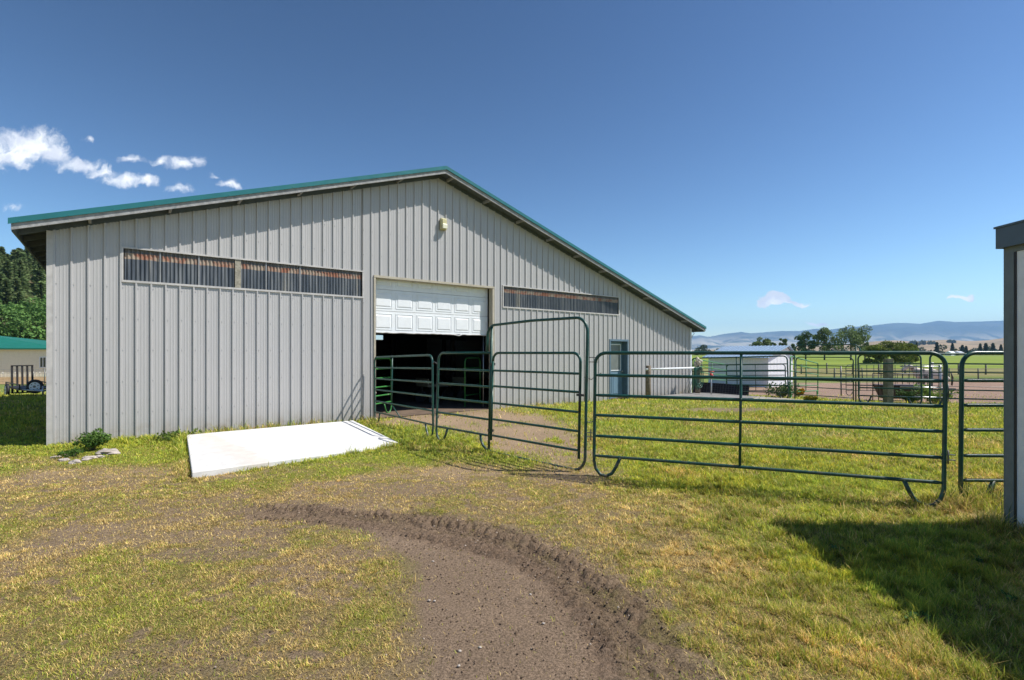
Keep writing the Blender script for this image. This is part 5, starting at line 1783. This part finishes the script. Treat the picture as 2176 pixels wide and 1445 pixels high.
for (px, py, h, w, lab, cols, s) in [(1660, 846, .55, 1.2, 'green weeds at the foot of the pen panels', GM, 31), (1697, 838, .35, .4, 'orange flowering plant beside the arched pen gate', [(.75, .38, .02), (.10, .17, .04), (.8, .5, .03)], 32),
                                     (1985, 862, .55, 1.1, 'bright green weed clump at the post near the horse', [(.16, .25, .05), (.22, .30, .07)], 33), (1722, 858, .2, .35, 'yellow green weeds right of the orange flowers', [(.17, .24, .05), (.5, .35, .03)], 34),
                                     (1930, 862, .4, .6, 'low weeds under the maroon trough', GM, 35)]:
    x, y = gpt(px, py, -.05); shrub('weed', lab, x, y, h, w, s, 900, .045, cols, 'weed', 12)
# tall weeds at the panel feet near the shed
for i, (px, py, lab) in enumerate([(2052, 1075, 'tall grass weed at the foot of the cut off panel'), (2150, 1128, 'grass tuft against the base of the white shed corner'), (2112, 1078, 'drooping grass tuft under the cut off panel')]):
    x, y = gpt(px, py); t = thing('grass_tuft', lab, 'weed', (x, y, gz1(x, y)), 0)
    mb = MB()
    for k in range(26):
        a = random.uniform(0, 6.28); l = random.uniform(.03, .12); h = random.uniform(.12, .34)
        p0 = Vector((random.uniform(-.05, .05), random.uniform(-.05, .05), 0)); p1 = p0 + Vector((math.cos(a) * l * .4, math.sin(a) * l * .4, h * .7)); p2 = p0 + Vector((math.cos(a) * l * 1.4, math.sin(a) * l * 1.4, h))
        sd_ = Vector((-math.sin(a), math.cos(a), 0)) * .003
        mb.add([p0 - sd_, p0 + sd_, p1 + sd_, p1 - sd_, p2], [(0, 1, 2, 3), (3, 2, 4)])
    mb.build('blades', simple('tuft green', (.13, .20, .04), .6, var=.3), t)
# broadleaf weeds in the shade on the right
for i, (px, py) in enumerate([(2090, 1200), (1785, 1175), (2160, 1290), (1950, 1320)]):
    x, y = gpt(px, py); t = shrub('weed', ['pale broadleaf weed in the shed shadow, nearest the shed corner', 'small broadleaf weed at the shadow edge', 'broadleaf weed at the right picture edge in the shade', 'flat weed deep in the shed shadow'][i], x, y, .05, .14, 60 + i, 60, .022, [(.09, .17, .05), (.12, .22, .07)], 'weed', 5)

# rocks edging the little bed
rocks = [(232, 965, .17, 'largest pale rock at the right end of the stone edging'), (190, 975, .11, 'mid sized reddish rock left of the largest edging rock'), (160, 982, .11, 'grey rock in the middle of the stone edging'), (135, 978, .09, 'small rock near the left end of the stone edging'),
         (118, 972, .07, 'leftmost small rock of the stone edging'), (795, 890, .09, 'white rock at the foot of the left door jamb'), (210, 972, .08, 'flat tan rock between two bigger edging rocks')]
for i, (px, py, r_, lab) in enumerate(rocks):
    x, y = gpt(px, py); random.seed(i + 40)
    mb = MB(); mb.ball((0, 0, r_ * .1), r_ * .85, 9, 6, .6, 1.2, .8, .42)
    mb.sm = [False] * len(mb.f); o = mb.build('rock', M['rock'], bevel=.006); o.location = (x, y, gz1(x, y)); o.rotation_euler = (0, 0, i * 1.1)
    tag(o, lab, 'rock')
# pebbles on the dirt path one can pick out
peb = [(920, 1194), (912, 1278), (1155, 1325), (977, 1387), (923, 1279), (1127, 1262), (975, 1420), (1020, 1379)]
for i, (px, py) in enumerate(peb):
    x, y = gpt(px, py); random.seed(i + 90)
    mb = MB(); mb.ball((0, 0, .002), .009, 7, 5, .4, 1.2, .9, .6); o = mb.build('pebble', M['rock']); o.location = (x, y, gz1(x, y) + .004)
    tag(o, 'pale pebble lying on the bare dirt path', 'pebble', group='pale pebbles on the dirt path')

# ------------------------------------------------------------------ haze: even air in one closed box
hm = bpy.data.materials.new('air'); hm.use_nodes = True
t = hm.node_tree; t.nodes.clear(); h = NT(t)
out = h.n('ShaderNodeOutputMaterial'); pv = h.n('ShaderNodeVolumePrincipled')
pv.inputs['Color'].default_value = (.36, .60, 1.0, 1); pv.inputs['Density'].default_value = 1 / 13000.0; pv.inputs['Anisotropy'].default_value = 0.0
h.l(pv.outputs[0], out.inputs['Volume'])
mb = MB(); mb.box(-16000, -200, -6, 22000, 13500, 780)
hz_ = mb.build('haze', hm); tag(hz_, 'thin blue haze over the distant valley', 'haze', kind='stuff')
